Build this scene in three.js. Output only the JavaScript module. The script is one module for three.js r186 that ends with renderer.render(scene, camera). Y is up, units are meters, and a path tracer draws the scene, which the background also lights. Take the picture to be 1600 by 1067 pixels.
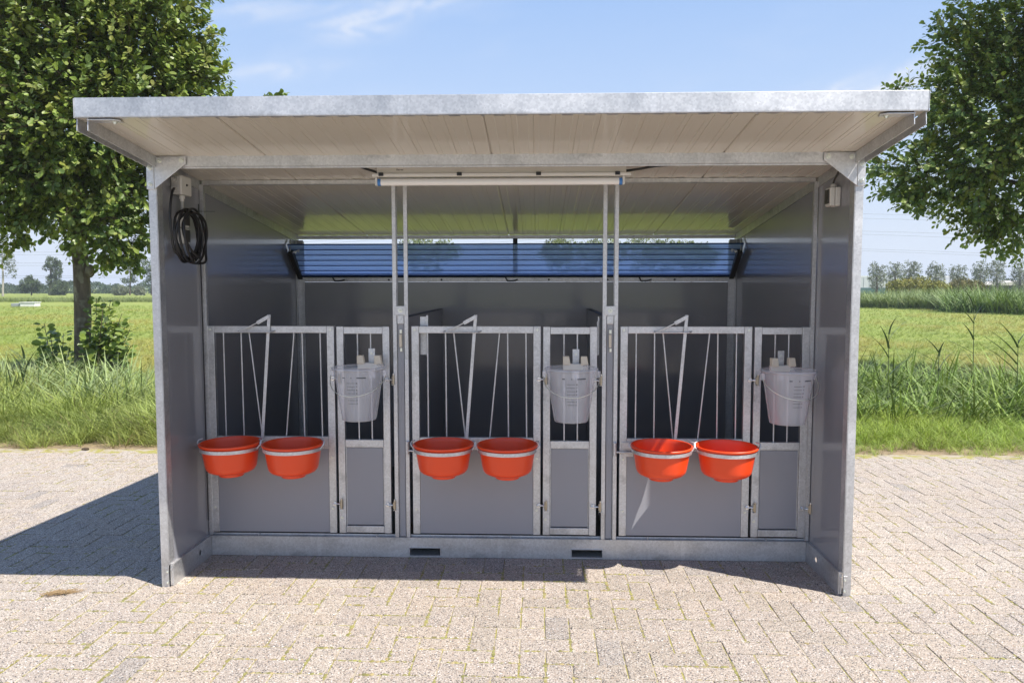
import * as THREE from 'three';
import { RoundedBoxGeometry } from 'three/addons/geometries/RoundedBoxGeometry.js';
import { mergeGeometries } from 'three/addons/utils/BufferGeometryUtils.js';

// ---------- camera, sky, sun, exposure ----------
const scene = new THREE.Scene();
const F = 1183.304, CAM = [0.17744, 1.48479, 4.05944];
const camera = new THREE.PerspectiveCamera(2 * Math.atan(533.5 / F) * 180 / Math.PI, 1024 / 682, 0.05, 3000);
camera.rotation.order = 'YXZ';
camera.position.set(...CAM);
camera.rotation.set(-0.0715375, 0.0340555, -0.0003928);
camera.updateMatrixWorld(true);
const renderer = new THREE.WebGLRenderer({ antialias: true });
renderer.setSize(1024, 682);
renderer.toneMapping = THREE.LinearToneMapping;
renderer.toneMappingExposure = 1.75;
renderer.shadowMap.enabled = true;

const SUN = new THREE.Vector3(0.598, 1, 0.3175).normalize();
const sun = new THREE.DirectionalLight(new THREE.Color().setRGB(1, 0.945, 0.87), 5);
sun.position.copy(SUN).multiplyScalar(40);
sun.castShadow = true;
sun.shadow.mapSize.set(4096, 4096);
Object.assign(sun.shadow.camera, { left: -14, right: 14, top: 14, bottom: -14, near: 1, far: 90 });
scene.add(sun); scene.add(sun.target);

// ---------- random numbers and noise ----------
let seed = 7;
const rnd = () => { seed = (seed + 0x6D2B79F5) | 0; let t = Math.imul(seed ^ (seed >>> 15), 1 | seed); t = (t + Math.imul(t ^ (t >>> 7), 61 | t)) ^ t; return ((t ^ (t >>> 14)) >>> 0) / 4294967296; };
const rr = (a, b) => a + (b - a) * rnd();
const hash = (x, y, z = 0) => { let h = Math.imul(x, 374761393) ^ Math.imul(y, 668265263) ^ Math.imul(z, 1274126177); h = Math.imul(h ^ (h >>> 13), 1274126177); return ((h ^ (h >>> 16)) >>> 0) / 4294967296; };
const sm = t => t * t * (3 - 2 * t), lerp = (a, b, t) => a + (b - a) * t, clamp = (x, a = 0, b = 1) => Math.min(b, Math.max(a, x));
const sstep = (a, b, x) => sm(clamp((x - a) / (b - a)));
function vn(x, y, p = 0, s = 0) {               // value noise, period p cells (0 = none)
  const i = Math.floor(x), j = Math.floor(y), f = sm(x - i), g = sm(y - j), w = k => p ? ((k % p) + p) % p : k;
  return lerp(lerp(hash(w(i), w(j), s), hash(w(i + 1), w(j), s), f), lerp(hash(w(i), w(j + 1), s), hash(w(i + 1), w(j + 1), s), f), g);
}
function fbm(x, y, p = 0, s = 0, o = 4) { let a = 0, k = 0.5, n = 0; for (let q = 0; q < o; q++) { a += k * vn(x, y, p, s + q); n += k; x *= 2; y *= 2; p *= 2; k /= 2; } return a / n; }
function cell(x, y, p, s = 0) {                // Worley: [id, distance]
  const i = Math.floor(x), j = Math.floor(y), w = k => ((k % p) + p) % p; let best = 9, id = 0;
  for (let a = -1; a < 2; a++) for (let b = -1; b < 2; b++) {
    const ci = w(i + a), cj = w(j + b), dx = i + a + hash(ci, cj, s) - x, dy = j + b + hash(ci, cj, s + 9) - y, d = dx * dx + dy * dy;
    if (d < best) { best = d; id = hash(ci, cj, s + 17); }
  }
  return [id, Math.sqrt(best)];
}

// ---------- sky ----------
{
  const W = 2048, H = 1024, d = new Float32Array(W * H * 4);
  const stops = [[0, .455, .495, .56], [4, .42, .475, .56], [9, .34, .43, .575], [20, .228, .337, .54], [40, .155, .245, .45], [90, .09, .16, .34]];
  const wisps = [[550, 42, 60, 20, .42], [400, 18, 90, 14, .32], [430, 110, 90, 12, .32], [1370, 138, 130, 18, .75], [640, 8, 90, 14, .35]].map(([u, v, su, sv, k]) => {
    const q = new THREE.Vector3((u - 800) / F, (533.5 - v) / F, -1).normalize().applyEuler(camera.rotation);
    return [Math.atan2(q.z, q.x), Math.asin(q.y), su / F, sv / F, k];
  });
  for (let j = 0; j < H; j++) for (let i = 0; i < W; i++) {
    const el = ((j + .5) / H - .5) * Math.PI, az = ((i + .5) / W - .5) * 2 * Math.PI, e = Math.max(0, el * 180 / Math.PI), o = 4 * (j * W + i);
    let k = 0; while (k < stops.length - 2 && e > stops[k + 1][0]) k++;
    const t = clamp((e - stops[k][0]) / (stops[k + 1][0] - stops[k][0]));
    let c = [1, 2, 3].map(n => lerp(stops[k][n], stops[k + 1][n], t));
    if (el > 0) {
      const a = az * 9 + 1.5 * vn(az * 6, el * 20, 0, 70), b = el * 40 - az * 5 + 2.5 * vn(az * 7, el * 14, 0, 71);
      let cl = sstep(.52, .85, fbm(a, b, 0, 40, 5)) * .05 * sstep(1.35, .9, el);
      for (const [wa, we, su, sv, kk] of wisps) {
        let da = az - wa; if (da > Math.PI) da -= 2 * Math.PI; if (da < -Math.PI) da += 2 * Math.PI;
        const du = da / su, dv = (el - we - da * .14) / sv, f = Math.exp(-du * du - dv * dv);
        if (f > .01) cl += f * kk * (.35 + 1.1 * sstep(.3, .75, fbm(az * 38 + 3 * vn(az * 20, el * 60, 0, 7), el * 130 - az * 40, 0, 90, 5)));
      }
      cl = clamp(cl, 0, .8);
      c = c.map((x, n) => lerp(x, [.52, .535, .57][n], cl));
    } else c = [.20, .20, .12];
    d[o] = c[0]; d[o + 1] = c[1]; d[o + 2] = c[2]; d[o + 3] = 1;
  }
  const sky = new THREE.DataTexture(d, W, H, THREE.RGBAFormat, THREE.FloatType);
  sky.mapping = THREE.EquirectangularReflectionMapping; sky.magFilter = sky.minFilter = THREE.LinearFilter; sky.needsUpdate = true;
  scene.background = sky; scene.environment = sky;
}
scene.fog = new THREE.FogExp2(new THREE.Color().setRGB(.80, .88, 1.0), 0.0006);

// ---------- textures ----------
const toS = x => 255 * (x <= 0.0031308 ? 12.92 * x : 1.055 * Math.pow(clamp(x), 1 / 2.4) - 0.055);
function ctex(n, fn, rep = 1, m = n) {            // colour texture from linear values
  const d = new Uint8Array(n * m * 4);
  for (let j = 0; j < m; j++) for (let i = 0; i < n; i++) { const c = fn(i / n, j / m, i, j), o = 4 * (j * n + i); d[o] = toS(c[0]); d[o + 1] = toS(c[1]); d[o + 2] = toS(c[2]); d[o + 3] = c[3] === undefined ? 255 : c[3] * 255; }
  const t = new THREE.DataTexture(d, n, m, THREE.RGBAFormat); t.colorSpace = THREE.SRGBColorSpace;
  t.wrapS = t.wrapT = THREE.RepeatWrapping; t.magFilter = t.minFilter = THREE.LinearFilter; t.repeat.set(rep, rep); t.needsUpdate = true; return t;
}
function gtex(n, fn, rep = 1) {
  const d = new Uint8Array(n * n * 4);
  for (let j = 0; j < n; j++) for (let i = 0; i < n; i++) { const c = clamp(fn(i / n, j / n)) * 255, o = 4 * (j * n + i); d[o] = d[o + 1] = d[o + 2] = c; d[o + 3] = 255; }
  const t = new THREE.DataTexture(d, n, n, THREE.RGBAFormat); t.wrapS = t.wrapT = THREE.RepeatWrapping; t.magFilter = t.minFilter = THREE.LinearFilter; t.repeat.set(rep, rep); t.needsUpdate = true; return t;
}
const rgb = (r, g, b) => new THREE.Color().setRGB(r, g, b);
const std = o => new THREE.MeshStandardMaterial(o), phy = o => new THREE.MeshPhysicalMaterial(o);

// zinc: spangle flakes, cloudy patches, white rust specks, faint runs
const zincH = (u, v) => { const a = cell(u * 130, v * 130, 130, 3)[0], b = fbm(u * 9, v * 9, 9, 11, 5), c = fbm(u * 60, v * 4, 4, 31, 2); return [a, b, c]; };
const zincMap = ctex(512, (u, v) => { const [a, b] = zincH(u, v), st = sstep(.62, .8, fbm(u * 9, v * 9, 9, 55, 5)); const run = sstep(.55, .8, fbm(u * 40, v * 3, 0, 57, 3)) * sstep(.45, .7, fbm(u * 3, v * 3, 3, 58, 3)); let k = .63 + .12 * (a - .5) + .25 * (b - .5) - .12 * st + .07 * run; const sp = hash(Math.floor(u * 512), Math.floor(v * 512), 5) > .9985 ? .25 : 0; k -= sp; return [k * .992, k, k * 1.012]; });
const zincRough = gtex(512, (u, v) => { const [a, b] = zincH(u, v); return .55 + .05 * (a - .5) + .13 * (b - .5); });
const zinc = std({ color: rgb(1, 1, 1), map: zincMap, roughnessMap: zincRough, roughness: 1, metalness: .96 });
const chrome = std({ color: rgb(.72, .73, .75), roughness: .22, metalness: 1 });
const brass = std({ color: rgb(.46, .41, .32), roughness: .36, metalness: .9 });
const boltZ = std({ color: rgb(.74, .76, .70), roughness: .34, metalness: .85 });
// coated panels: shallow lining along one way
const lineBump = gtex(512, (u, v) => .5 + .5 * (vn(3, v * 220, 220, 4) - .5) + .25 * (vn(u * 6, v * 60, 60, 6) - .5));
const dust = ctex(512, (u, v) => { const s = sstep(.5, .85, fbm(u * 6, v * 6, 6, 81, 5)); const sc = sstep(.93, .97, fbm(u * 8 + 2, v * 90, 0, 83, 2)); const k = .97 + .03 * s; const g = sc * .08; return [k + .01 * s + g, k + g, k - .005 * s + g]; });
const panelM = phy({ color: rgb(.235, .238, .262), map: dust, roughness: .34, metalness: 0, bumpMap: lineBump, bumpScale: .00035, clearcoat: .85, clearcoatRoughness: .10 });
const panelFlat = phy({ color: rgb(.295, .30, .33), map: dust, roughness: .42, clearcoat: .35, clearcoatRoughness: .25 });
const ceilM = phy({ color: rgb(.56, .52, .45), roughness: .36, clearcoat: .42, clearcoatRoughness: .08 });
const orange = phy({ color: rgb(.84, .062, .004), roughness: .42, clearcoat: .3, clearcoatRoughness: .3, transmission: .06 });
const milky = phy({ color: rgb(.92, .92, .95), roughness: .22, transmission: .74, thickness: 0, ior: 1.45 });
const blueM = phy({ color: rgb(.58, .71, .95), roughness: .64, transmission: .86, thickness: 0, ior: 1.4 });
const blueDark = phy({ color: rgb(.06, .12, .30), roughness: .25, transmission: .6, thickness: 0 });
const blackR = std({ color: rgb(.012, .012, .013), roughness: .5 });
const darkSteel = std({ color: rgb(.06, .058, .052), roughness: .5, metalness: .3 });
const whiteP = std({ color: rgb(.62, .60, .56), roughness: .4 });
const greyP = std({ color: rgb(.40, .39, .37), roughness: .42 });
const cream = std({ color: rgb(.66, .585, .47), roughness: .6 });
const lampBody = std({ color: rgb(.66, .63, .58), roughness: .4 });
const tubeM = phy({ color: rgb(.80, .78, .76), roughness: .18, clearcoat: .5 });
const capBlue = std({ color: rgb(.05, .20, .52), roughness: .4 });

// ---------- geometry helpers ----------
function fin(g) {                                    // non-indexed, uv in metres from the dominant side
  if (g.index) g = g.toNonIndexed();
  for (const k of Object.keys(g.attributes)) if (!['position', 'normal'].includes(k)) g.deleteAttribute(k);
  const p = g.attributes.position, n = g.attributes.normal, uv = new Float32Array(p.count * 2);
  for (let i = 0; i < p.count; i += 3) {
    let x = 0, y = 0, z = 0; for (let k = 0; k < 3; k++) { x += n.getX(i + k); y += n.getY(i + k); z += n.getZ(i + k); }
    x = Math.abs(x); y = Math.abs(y); z = Math.abs(z);
    for (let k = i; k < i + 3; k++) {
      const a = p.getX(k), b = p.getY(k), c = p.getZ(k);
      uv[2 * k] = x >= y && x >= z ? c : a; uv[2 * k + 1] = y > x && y >= z ? c : b;
    }
  }
  g.setAttribute('uv', new THREE.BufferAttribute(uv, 2)); g.groups = []; return g;
}
const box = (x0, x1, y0, y1, z0, z1, r = .0025) => fin(new RoundedBoxGeometry(x1 - x0, y1 - y0, z1 - z0, 1, Math.min(r, (x1 - x0) * .3, (y1 - y0) * .3, (z1 - z0) * .3)).translate((x0 + x1) / 2, (y0 + y1) / 2, (z0 + z1) / 2));
const rod = (a, b, r, seg = 10) => {
  const A = new THREE.Vector3(...a), B = new THREE.Vector3(...b), d = B.clone().sub(A), g = new THREE.CylinderGeometry(r, r, d.length(), seg);
  g.applyQuaternion(new THREE.Quaternion().setFromUnitVectors(new THREE.Vector3(0, 1, 0), d.normalize())); g.translate((A.x + B.x) / 2, (A.y + B.y) / 2, (A.z + B.z) / 2); return fin(g);
};
const bar = (a, b, w, t, r = .0015) => {             // flat bar between two points, width w across x, thickness t across z
  const A = new THREE.Vector3(...a), B = new THREE.Vector3(...b), d = B.clone().sub(A), g = new RoundedBoxGeometry(w, d.length(), t, 1, Math.min(r, t * .3));
  g.applyQuaternion(new THREE.Quaternion().setFromUnitVectors(new THREE.Vector3(0, 1, 0), d.normalize())); g.translate((A.x + B.x) / 2, (A.y + B.y) / 2, (A.z + B.z) / 2); return fin(g);
};
const tube = (pts, r, n = 40, closed = false, rs = 8) => fin(new THREE.TubeGeometry(new THREE.CatmullRomCurve3(pts.map(p => new THREE.Vector3(...p)), closed, 'centripetal'), n, r, rs, closed));
function prism(pts, depth, bevel = .002, holes = []) {   // outline in x,y extruded along z, from z = 0 to depth
  const s = new THREE.Shape(pts.map(p => new THREE.Vector2(...p)));
  for (const h of holes) s.holes.push(h.path ? h.path : new THREE.Path(h.map(p => new THREE.Vector2(...p))));
  const g = new THREE.ExtrudeGeometry(s, bevel ? { depth: depth - 2 * bevel, bevelEnabled: true, bevelSize: bevel, bevelOffset: -bevel, bevelThickness: bevel, bevelSegments: 1, curveSegments: 20 } : { depth, bevelEnabled: false, curveSegments: 20 });
  if (bevel) g.translate(0, 0, bevel); return g;
}
const circleHole = (x, y, r) => { const p = new THREE.Path(); p.absarc(x, y, r, 0, Math.PI * 2, true); return { path: p }; };
const bolt = (x, y, z, r, ax = 'z') => {               // washer, hexagon head, thread end
  const g = [new THREE.CylinderGeometry(r, r, .003, 18).translate(0, .0015, 0), new THREE.CylinderGeometry(r * .66, r * .7, r * .55, 6).translate(0, .003 + r * .27, 0), new THREE.SphereGeometry(r * .36, 10, 6).scale(1, .8, 1).translate(0, .003 + r * .55, 0)].map(fin);
  const m = mergeGeometries(g); if (ax === 'z') m.rotateX(Math.PI / 2); if (ax === '-y') m.rotateX(Math.PI); if (ax === 'x') m.rotateZ(-Math.PI / 2); if (ax === '-x') m.rotateZ(Math.PI / 2); return fin(m.translate(x, y, z));
};
const names = {};
const numbered = n => { const k = names[n] = (names[n] ?? -1) + 1; return k ? `${n}_${String(k).padStart(3, '0')}` : n; };
function mesh(name, geos, mat, parent) {
  const g = Array.isArray(geos) ? (geos.length > 1 ? mergeGeometries(geos) : geos[0]) : geos;
  const m = new THREE.Mesh(g, mat); m.name = parent ? name : numbered(name); m.castShadow = m.receiveShadow = true; (parent || scene).add(m); return m;
}
function thing(name, label, category, pos = [0, 0, 0], group) {
  const o = new THREE.Group(); o.name = numbered(name); o.position.set(...pos); o.userData = { label, category }; if (group) o.userData.group = group; scene.add(o); return o;
}
function tag(o, label, category, group) { Object.assign(o.userData, { label, category }); if (group) o.userData.group = group; return o; }
function part(name, parent, pos = [0, 0, 0]) { const o = new THREE.Group(); o.name = name; o.position.set(...pos); parent.add(o); return o; }
function copies(name, geo, mat, list, parent, stuff = true) {       // one InstancedMesh from [matrix, colour] pairs
  const m = new THREE.InstancedMesh(geo, mat, list.length); m.name = parent ? name : numbered(name); m.castShadow = m.receiveShadow = true;
  list.forEach(([a, c], i) => { m.setMatrixAt(i, a); if (c) m.setColorAt(i, c); });
  if (stuff) m.userData.kind = 'stuff'; (parent || scene).add(m); return m;
}
const dummy = new THREE.Object3D();
const mat4 = (x, y, z, rx, ry, rz, sx, sy = sx, sz = sx) => { dummy.position.set(x, y, z); dummy.rotation.set(rx, ry, rz); dummy.scale.set(sx, sy, sz); dummy.updateMatrix(); return dummy.matrix.clone(); };
function tris(list, normalsUp = false) {               // raw triangles
  const g = new THREE.BufferGeometry(); g.setAttribute('position', new THREE.Float32BufferAttribute(list.flat(2), 3)); g.computeVertexNormals();
  g.setAttribute('uv', new THREE.Float32BufferAttribute(new Float32Array(list.length * 6), 2)); return g;
}
const ray = (u, v) => new THREE.Vector3((u - 800) / F, (533.5 - v) / F, -1).applyEuler(camera.rotation);   // used only to read positions off the survey of the site
const atZ = (u, v, z) => { const d = ray(u, v), t = (z - CAM[2]) / d.z; return [CAM[0] + d.x * t, CAM[1] + d.y * t, z]; };

// =====================================================================
// SETTING: ground, pavement
// =====================================================================
const fieldTex = ctex(1024, (u, v) => {
  const a = fbm(u * 8, v * 8, 8, 21, 6), b = fbm(u * 90, v * 90, 90, 22, 3), c = fbm(u * 3, v * 3, 3, 23, 4);
  const dry = sstep(.45, .75, a * .6 + c * .4), k = .62 + .75 * b;
  return [lerp(.19, .29, dry) * k, lerp(.235, .275, dry) * k, lerp(.035, .06, dry) * k];
});
const fieldM = std({ map: fieldTex, roughness: .95 });
{
  const g = new THREE.PlaneGeometry(2400, 2400, 1, 1).rotateX(-Math.PI / 2).translate(0, -.03, -700); const uv = g.attributes.uv; for (let i = 0; i < uv.count; i++) uv.setXY(i, uv.getX(i) * 300, uv.getY(i) * 300);
  const f = mesh('field', g, fieldM); f.userData.kind = 'structure';
}
const soilTex = ctex(512, (u, v) => { const a = fbm(u * 10, v * 10, 10, 61, 5), b = hash(Math.floor(u * 512), Math.floor(v * 512), 3), k = .55 + .7 * a + .3 * (b - .5); return [.27 * k, .205 * k, .125 * k]; });
const bedTex = ctex(1024, (u, v) => {                // sand in the joints, moss patches in it
  const m = sstep(.42, .58, fbm(u * 22, v * 22, 22, 62, 4)), b = hash(Math.floor(u * 1024), Math.floor(v * 1024), 8), k = .7 + .5 * b;
  return [lerp(.36, .29, m) * k, lerp(.31, .265, m) * k, lerp(.235, .075, m) * k];
});
// exposed-aggregate concrete
const AGG = 512, aggC = new Float32Array(AGG * AGG * 3), aggH = new Float32Array(AGG * AGG);
{
  for (let i = 0; i < AGG * AGG; i++) { const k = .85 + .3 * hash(i % AGG, i / AGG | 0, 77); aggC.set([.35 * k, .30 * k, .25 * k], 3 * i); aggH[i] = .3; }
  const kinds = [[.53, .475, .415, 40], [.48, .405, .33, 24], [.37, .275, .21, 12], [.055, .052, .052, 15], [.16, .145, .14, 13], [.76, .73, .69, 7]];
  for (let n = 0; n < 14500; n++) {
    let t = rnd() * 107, k = 0; while (t > kinds[k][3]) t -= kinds[k++][3];
    const cx = rnd() * AGG, cy = rnd() * AGG, r = rr(1.0, 3.1), e = rr(.65, 1.5), th = rr(0, 3.14), cs = Math.cos(th), sn = Math.sin(th), q = rr(.8, 1.15);
    for (let y = -4; y <= 4; y++) for (let x = -4; x <= 4; x++) {
      const a = (x * cs + y * sn) / r / e, b = (y * cs - x * sn) / r * e, dd = a * a + b * b; if (dd > 1) continue;
      const i = (((cy + y | 0) + AGG) % AGG) * AGG + ((cx + x | 0) + AGG) % AGG;
      aggC.set([kinds[k][0] * q, kinds[k][1] * q, kinds[k][2] * q], 3 * i); aggH[i] = .45 + .5 * (1 - dd);
    }
  }
}
const aggTex = ctex(AGG, (u, v, i, j) => { const o = 3 * (j * AGG + i); return [aggC[o], aggC[o + 1], aggC[o + 2]]; }, 2);
const aggBump = gtex(AGG, (u, v) => aggH[Math.round(v * AGG) * AGG + Math.round(u * AGG)], 2);
const paverTones = [[.90, .895, .905], [.86, .86, .88], [.955, .94, .935], [.91, .895, .88], [.74, .76, .80], [.94, .945, .95], [.81, .81, .81]];
const paverMats = paverTones.map(t => std({ color: rgb(...t), map: aggTex, bumpMap: aggBump, bumpScale: .0016, roughness: .92 }));
const paverInst = std({ color: rgb(1, 1, 1), map: aggTex, bumpMap: aggBump, bumpScale: .0016, roughness: .92 });
function paverGeo(ou, ov, w, jit) {                   // chamfered top, four sides, no underside
  const L = .2072, D = .1020, h = .07, c = .0028, p = [], uv = [];
  const X = [-L / 2, L / 2], Z = [-D / 2, D / 2];
  const q = (...a) => { for (const k of [0, 1, 2, 0, 2, 3]) { p.push(...a[k]); uv.push(a[k][0] + ou, a[k][2] + ov); } };
  const t = [[X[0] + c, 0, Z[0] + c], [X[1] - c, 0, Z[0] + c], [X[1] - c, 0, Z[1] - c], [X[0] + c, 0, Z[1] - c]].map(v => [v[0] + rr(-jit, jit), v[1], v[2] + rr(-jit, jit)]);
  const m = [[X[0], -c, Z[0]], [X[1], -c, Z[0]], [X[1], -c, Z[1]], [X[0], -c, Z[1]]], b = m.map(v => [v[0], -h, v[2]]);
  q(t[0], t[3], t[2], t[1]);
  for (let i = 0; i < 4; i++) { const j = (i + 1) % 4; q(t[i], t[j], m[j], m[i]); q(m[i], m[j], b[j], b[i]); }
  const g = new THREE.BufferGeometry(); g.setAttribute('position', new THREE.Float32BufferAttribute(p, 3)); g.setAttribute('uv', new THREE.Float32BufferAttribute(uv, 2)); g.computeVertexNormals(); return g;
}
const edgeZ = x => -2.58 + .10 * (vn(x * 1.3 + 5, 1, 0, 14) - .5) + (x > 0 ? .02 : -.02);
{
  const pave = thing('pavement', 'x', 'x'); pave.userData = { kind: 'structure' };
  const gb = new THREE.PlaneGeometry(22, 9.4).rotateX(-Math.PI / 2).translate(0, -.0036, 2.0); { const uv = gb.attributes.uv, p = gb.attributes.position; for (let i = 0; i < uv.count; i++) uv.setXY(i, p.getX(i), p.getZ(i)); }
  mesh('joint_bed', gb, std({ map: bedTex, roughness: 1 }), pave);
  const variants = [...Array(6)].map(() => paverGeo(rnd(), rnd(), 0, .0018));
  const all = [], a = .1055;
  for (let i = -82; i < 82; i++) for (let j = -26; j < 60; j++) {
    const k = (((i - j) % 4) + 4) % 4; if (k === 1 || k === 3) continue;
    const cx = k === 0 ? (i + 1) * a : (i + .5) * a, cz = k === 0 ? (j + .5) * a : j * a;
    if (cz < edgeZ(cx) || cz > 6 || Math.abs(cx) > 8.6) continue;
    const inView = cz < 1.36 && Math.abs(cx - .15) < (4.06 - cz) * .70 + .05, d2 = (cx - CAM[0]) ** 2 + (cz - CAM[2]) ** 2;
    const under = cz < .02 && cz > -1.66 && Math.abs(cx) < 1.62;
    all.push({ cx, cz, turn: k === 0 ? 0 : Math.PI / 2, key: inView && !under ? d2 : 1e4 + d2 });
  }
  all.sort((p, q) => p.key - q.key);
  const rest = variants.map(() => []);
  all.forEach((p, n) => {
    const v = rnd() * 6 | 0, flip = rnd() < .5 ? Math.PI : 0, y = rr(-.0022, .0012), tx = rr(-.006, .006), tz = rr(-.006, .006), tone = rnd() < .04 ? 4 : [2, 5, 3, 0, 1, 6][clamp(Math.floor(fbm(p.cx * .9 + 3, p.cz * .9, 0, 12, 3) * 7 - .5 + rr(-1.6, 1.6)), 0, 5)], s = rr(.988, 1.0);
    if (n < 300) { const m = mesh('paver', variants[v], paverMats[tone], pave); m.position.set(p.cx, y, p.cz); m.rotation.set(tx, p.turn + flip + rr(-.012, .012), tz); m.scale.set(s, 1, s); }
    else rest[v].push([mat4(p.cx, y, p.cz, tx, p.turn + flip + rr(-.012, .012), tz, s, 1, s), rgb(...paverTones[tone])]);
  });
  rest.forEach((l, v) => copies('paver_rows', variants[v], paverInst, l, pave));
  const far = new THREE.PlaneGeometry(60, 40).rotateX(-Math.PI / 2).translate(0, -.012, 26); { const uv = far.attributes.uv, p = far.attributes.position; for (let i = 0; i < uv.count; i++) uv.setXY(i, p.getX(i), p.getZ(i)); }
  mesh('pavement_beyond', far, std({ map: aggTex, roughness: .95 }), pave);
}
{ // dry soil and straw along the grass edge
  const g = new THREE.PlaneGeometry(24, 1.6, 1, 1).rotateX(-Math.PI / 2).translate(0, -.012, -3.2); { const uv = g.attributes.uv, p = g.attributes.position; for (let i = 0; i < uv.count; i++) uv.setXY(i, p.getX(i), p.getZ(i)); }
  const s = mesh('soil', g, std({ map: soilTex, roughness: 1 })); s.userData.kind = 'structure';
}
// =====================================================================
// CALF SHED
// =====================================================================
const SL = .1093, YR = 2.059, ANG = Math.atan(SL), ry0 = z => YR + SL * z;         // roof underside
const shed = thing('calf_shed', 'grey three-bay calf shed with galvanized frame and sloping roof', 'shed');
{ // ----- roof: four coated panels with shallow ribs underneath
  const xs = [-1.69, -1.119, -.042, 1.043, 1.69], L = (1.0 + 1.69) / Math.cos(ANG);
  for (let k = 0; k < 4; k++) {
    const a = xs[k] + .0025, b = xs[k + 1] - .0025, pts = [], per = .09;
    pts.push([a - .0022, .055], [a - .0022, .008], [a, .008], [a, .005], [a + .005, 0]);
    for (let n = Math.ceil((a + .01) / per); n * per + per < b - .006; n++) { const x = n * per; pts.push([x, 0], [x + .002, .002], [x + per / 2, .002], [x + per / 2 + .002, 0], [x + per * .75 - .0016, 0], [x + per * .75, .0024], [x + per * .75 + .0016, 0]); }
    pts.push([b - .005, 0], [b, .005], [b, .008], [b + .0022, .008], [b + .0022, .055]);
    const g = fin(prism(pts, L, 0).translate(0, 0, 0)); g.rotateX(-ANG); g.translate(0, ry0(-1.69), -1.69);
    mesh('roof_panel', g, ceilM, shed);
  }
}
{ // ----- fascia with return lip, corner plates
  const fz = 1.012;
  const f = mesh('fascia', [box(-1.693, 1.693, 2.171, 2.246, fz - .004, fz, .0015), box(-1.693, 1.693, 2.168, 2.1712, fz - .045, fz - .0005, .001), box(-1.693, 1.693, 2.2425, 2.2465, fz - .09, fz - .003, .001)], zinc, shed);
  for (const s of [-1, 1]) {
    const c = mesh('corner_plate', fin(prism([[0, 0], [.105, 0], [.13, -.02], [.12, -.06], [0, -.06]].map(([x, y]) => [s * (x - 1.648), y]), .004, .0008).rotateX(Math.PI / 2).translate(0, 2.1625, 1.006)), zinc, shed);
    mesh('bolt', bolt(-s * 1.548, 2.158, .975, .011, '-y'), boltZ, c);
    mesh('end_plate', box(s > 0 ? 1.6935 : -1.6965, s > 0 ? 1.6965 : -1.6935, 2.165, 2.243, .93, fz + .001, .001), zinc, shed);
  }
}
for (const s of [-1, 1]) { // ----- sloping rafters: inner web and lower flange
  const L = 2.66 / Math.cos(ANG), g = [box(s > 0 ? 1.643 : -1.647, s > 0 ? 1.647 : -1.643, -.052, -.001, 0, L, .001), box(s > 0 ? 1.688 : -1.692, s > 0 ? 1.692 : -1.688, -.052, -.001, 0, L, .001)];
  const m = mergeGeometries(g); m.rotateX(-ANG); m.translate(0, ry0(-1.66) , -1.66); mesh('rafter', m, zinc, shed);
}
// ----- front beam, inner beam
mesh('front_beam', [box(-1.64, 1.64, 2.062, 2.111, .445, .450, .001), box(-1.64, 1.64, 2.060, 2.0635, .405, .4445, .001), box(-1.64, 1.64, 2.052, 2.0595, .432, .436, .001)], zinc, shed);
mesh('inner_beam', [box(-1.632, 1.632, 2.036, 2.0572, -.006, -.002, .001), box(-1.632, 1.632, 2.0335, 2.0365, -.030, .004, .001)], zinc, shed);
// ----- corner brackets with four bolts each
for (const s of [-1, 1]) {
  let p = [[1.50, 2.105], [1.50, 2.072], [1.655, 1.953], [1.655, 2.105]].map(([x, y]) => [s * x, y]); if (s > 0) p.reverse();
  let q = [[1.6555, 1.952], [1.6555, 2.085], [1.692, 2.085], [1.692, 1.952]].map(([x, y]) => [s * x, y]); if (s < 0) q.reverse();
  const b = mesh('corner_bracket', [fin(prism(p, .005, .0012).translate(0, 0, .4555)), fin(prism(q, .005, .0012).translate(0, 0, .4575))], zinc, shed);
  for (const [x, y, z] of [[1.628, 2.086, .4605], [1.52, 2.088, .4605], [1.676, 2.052, .4625], [1.676, 1.977, .4625]]) mesh('bolt', bolt(s * x, y, z, .0125), boltZ, b);
}
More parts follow.
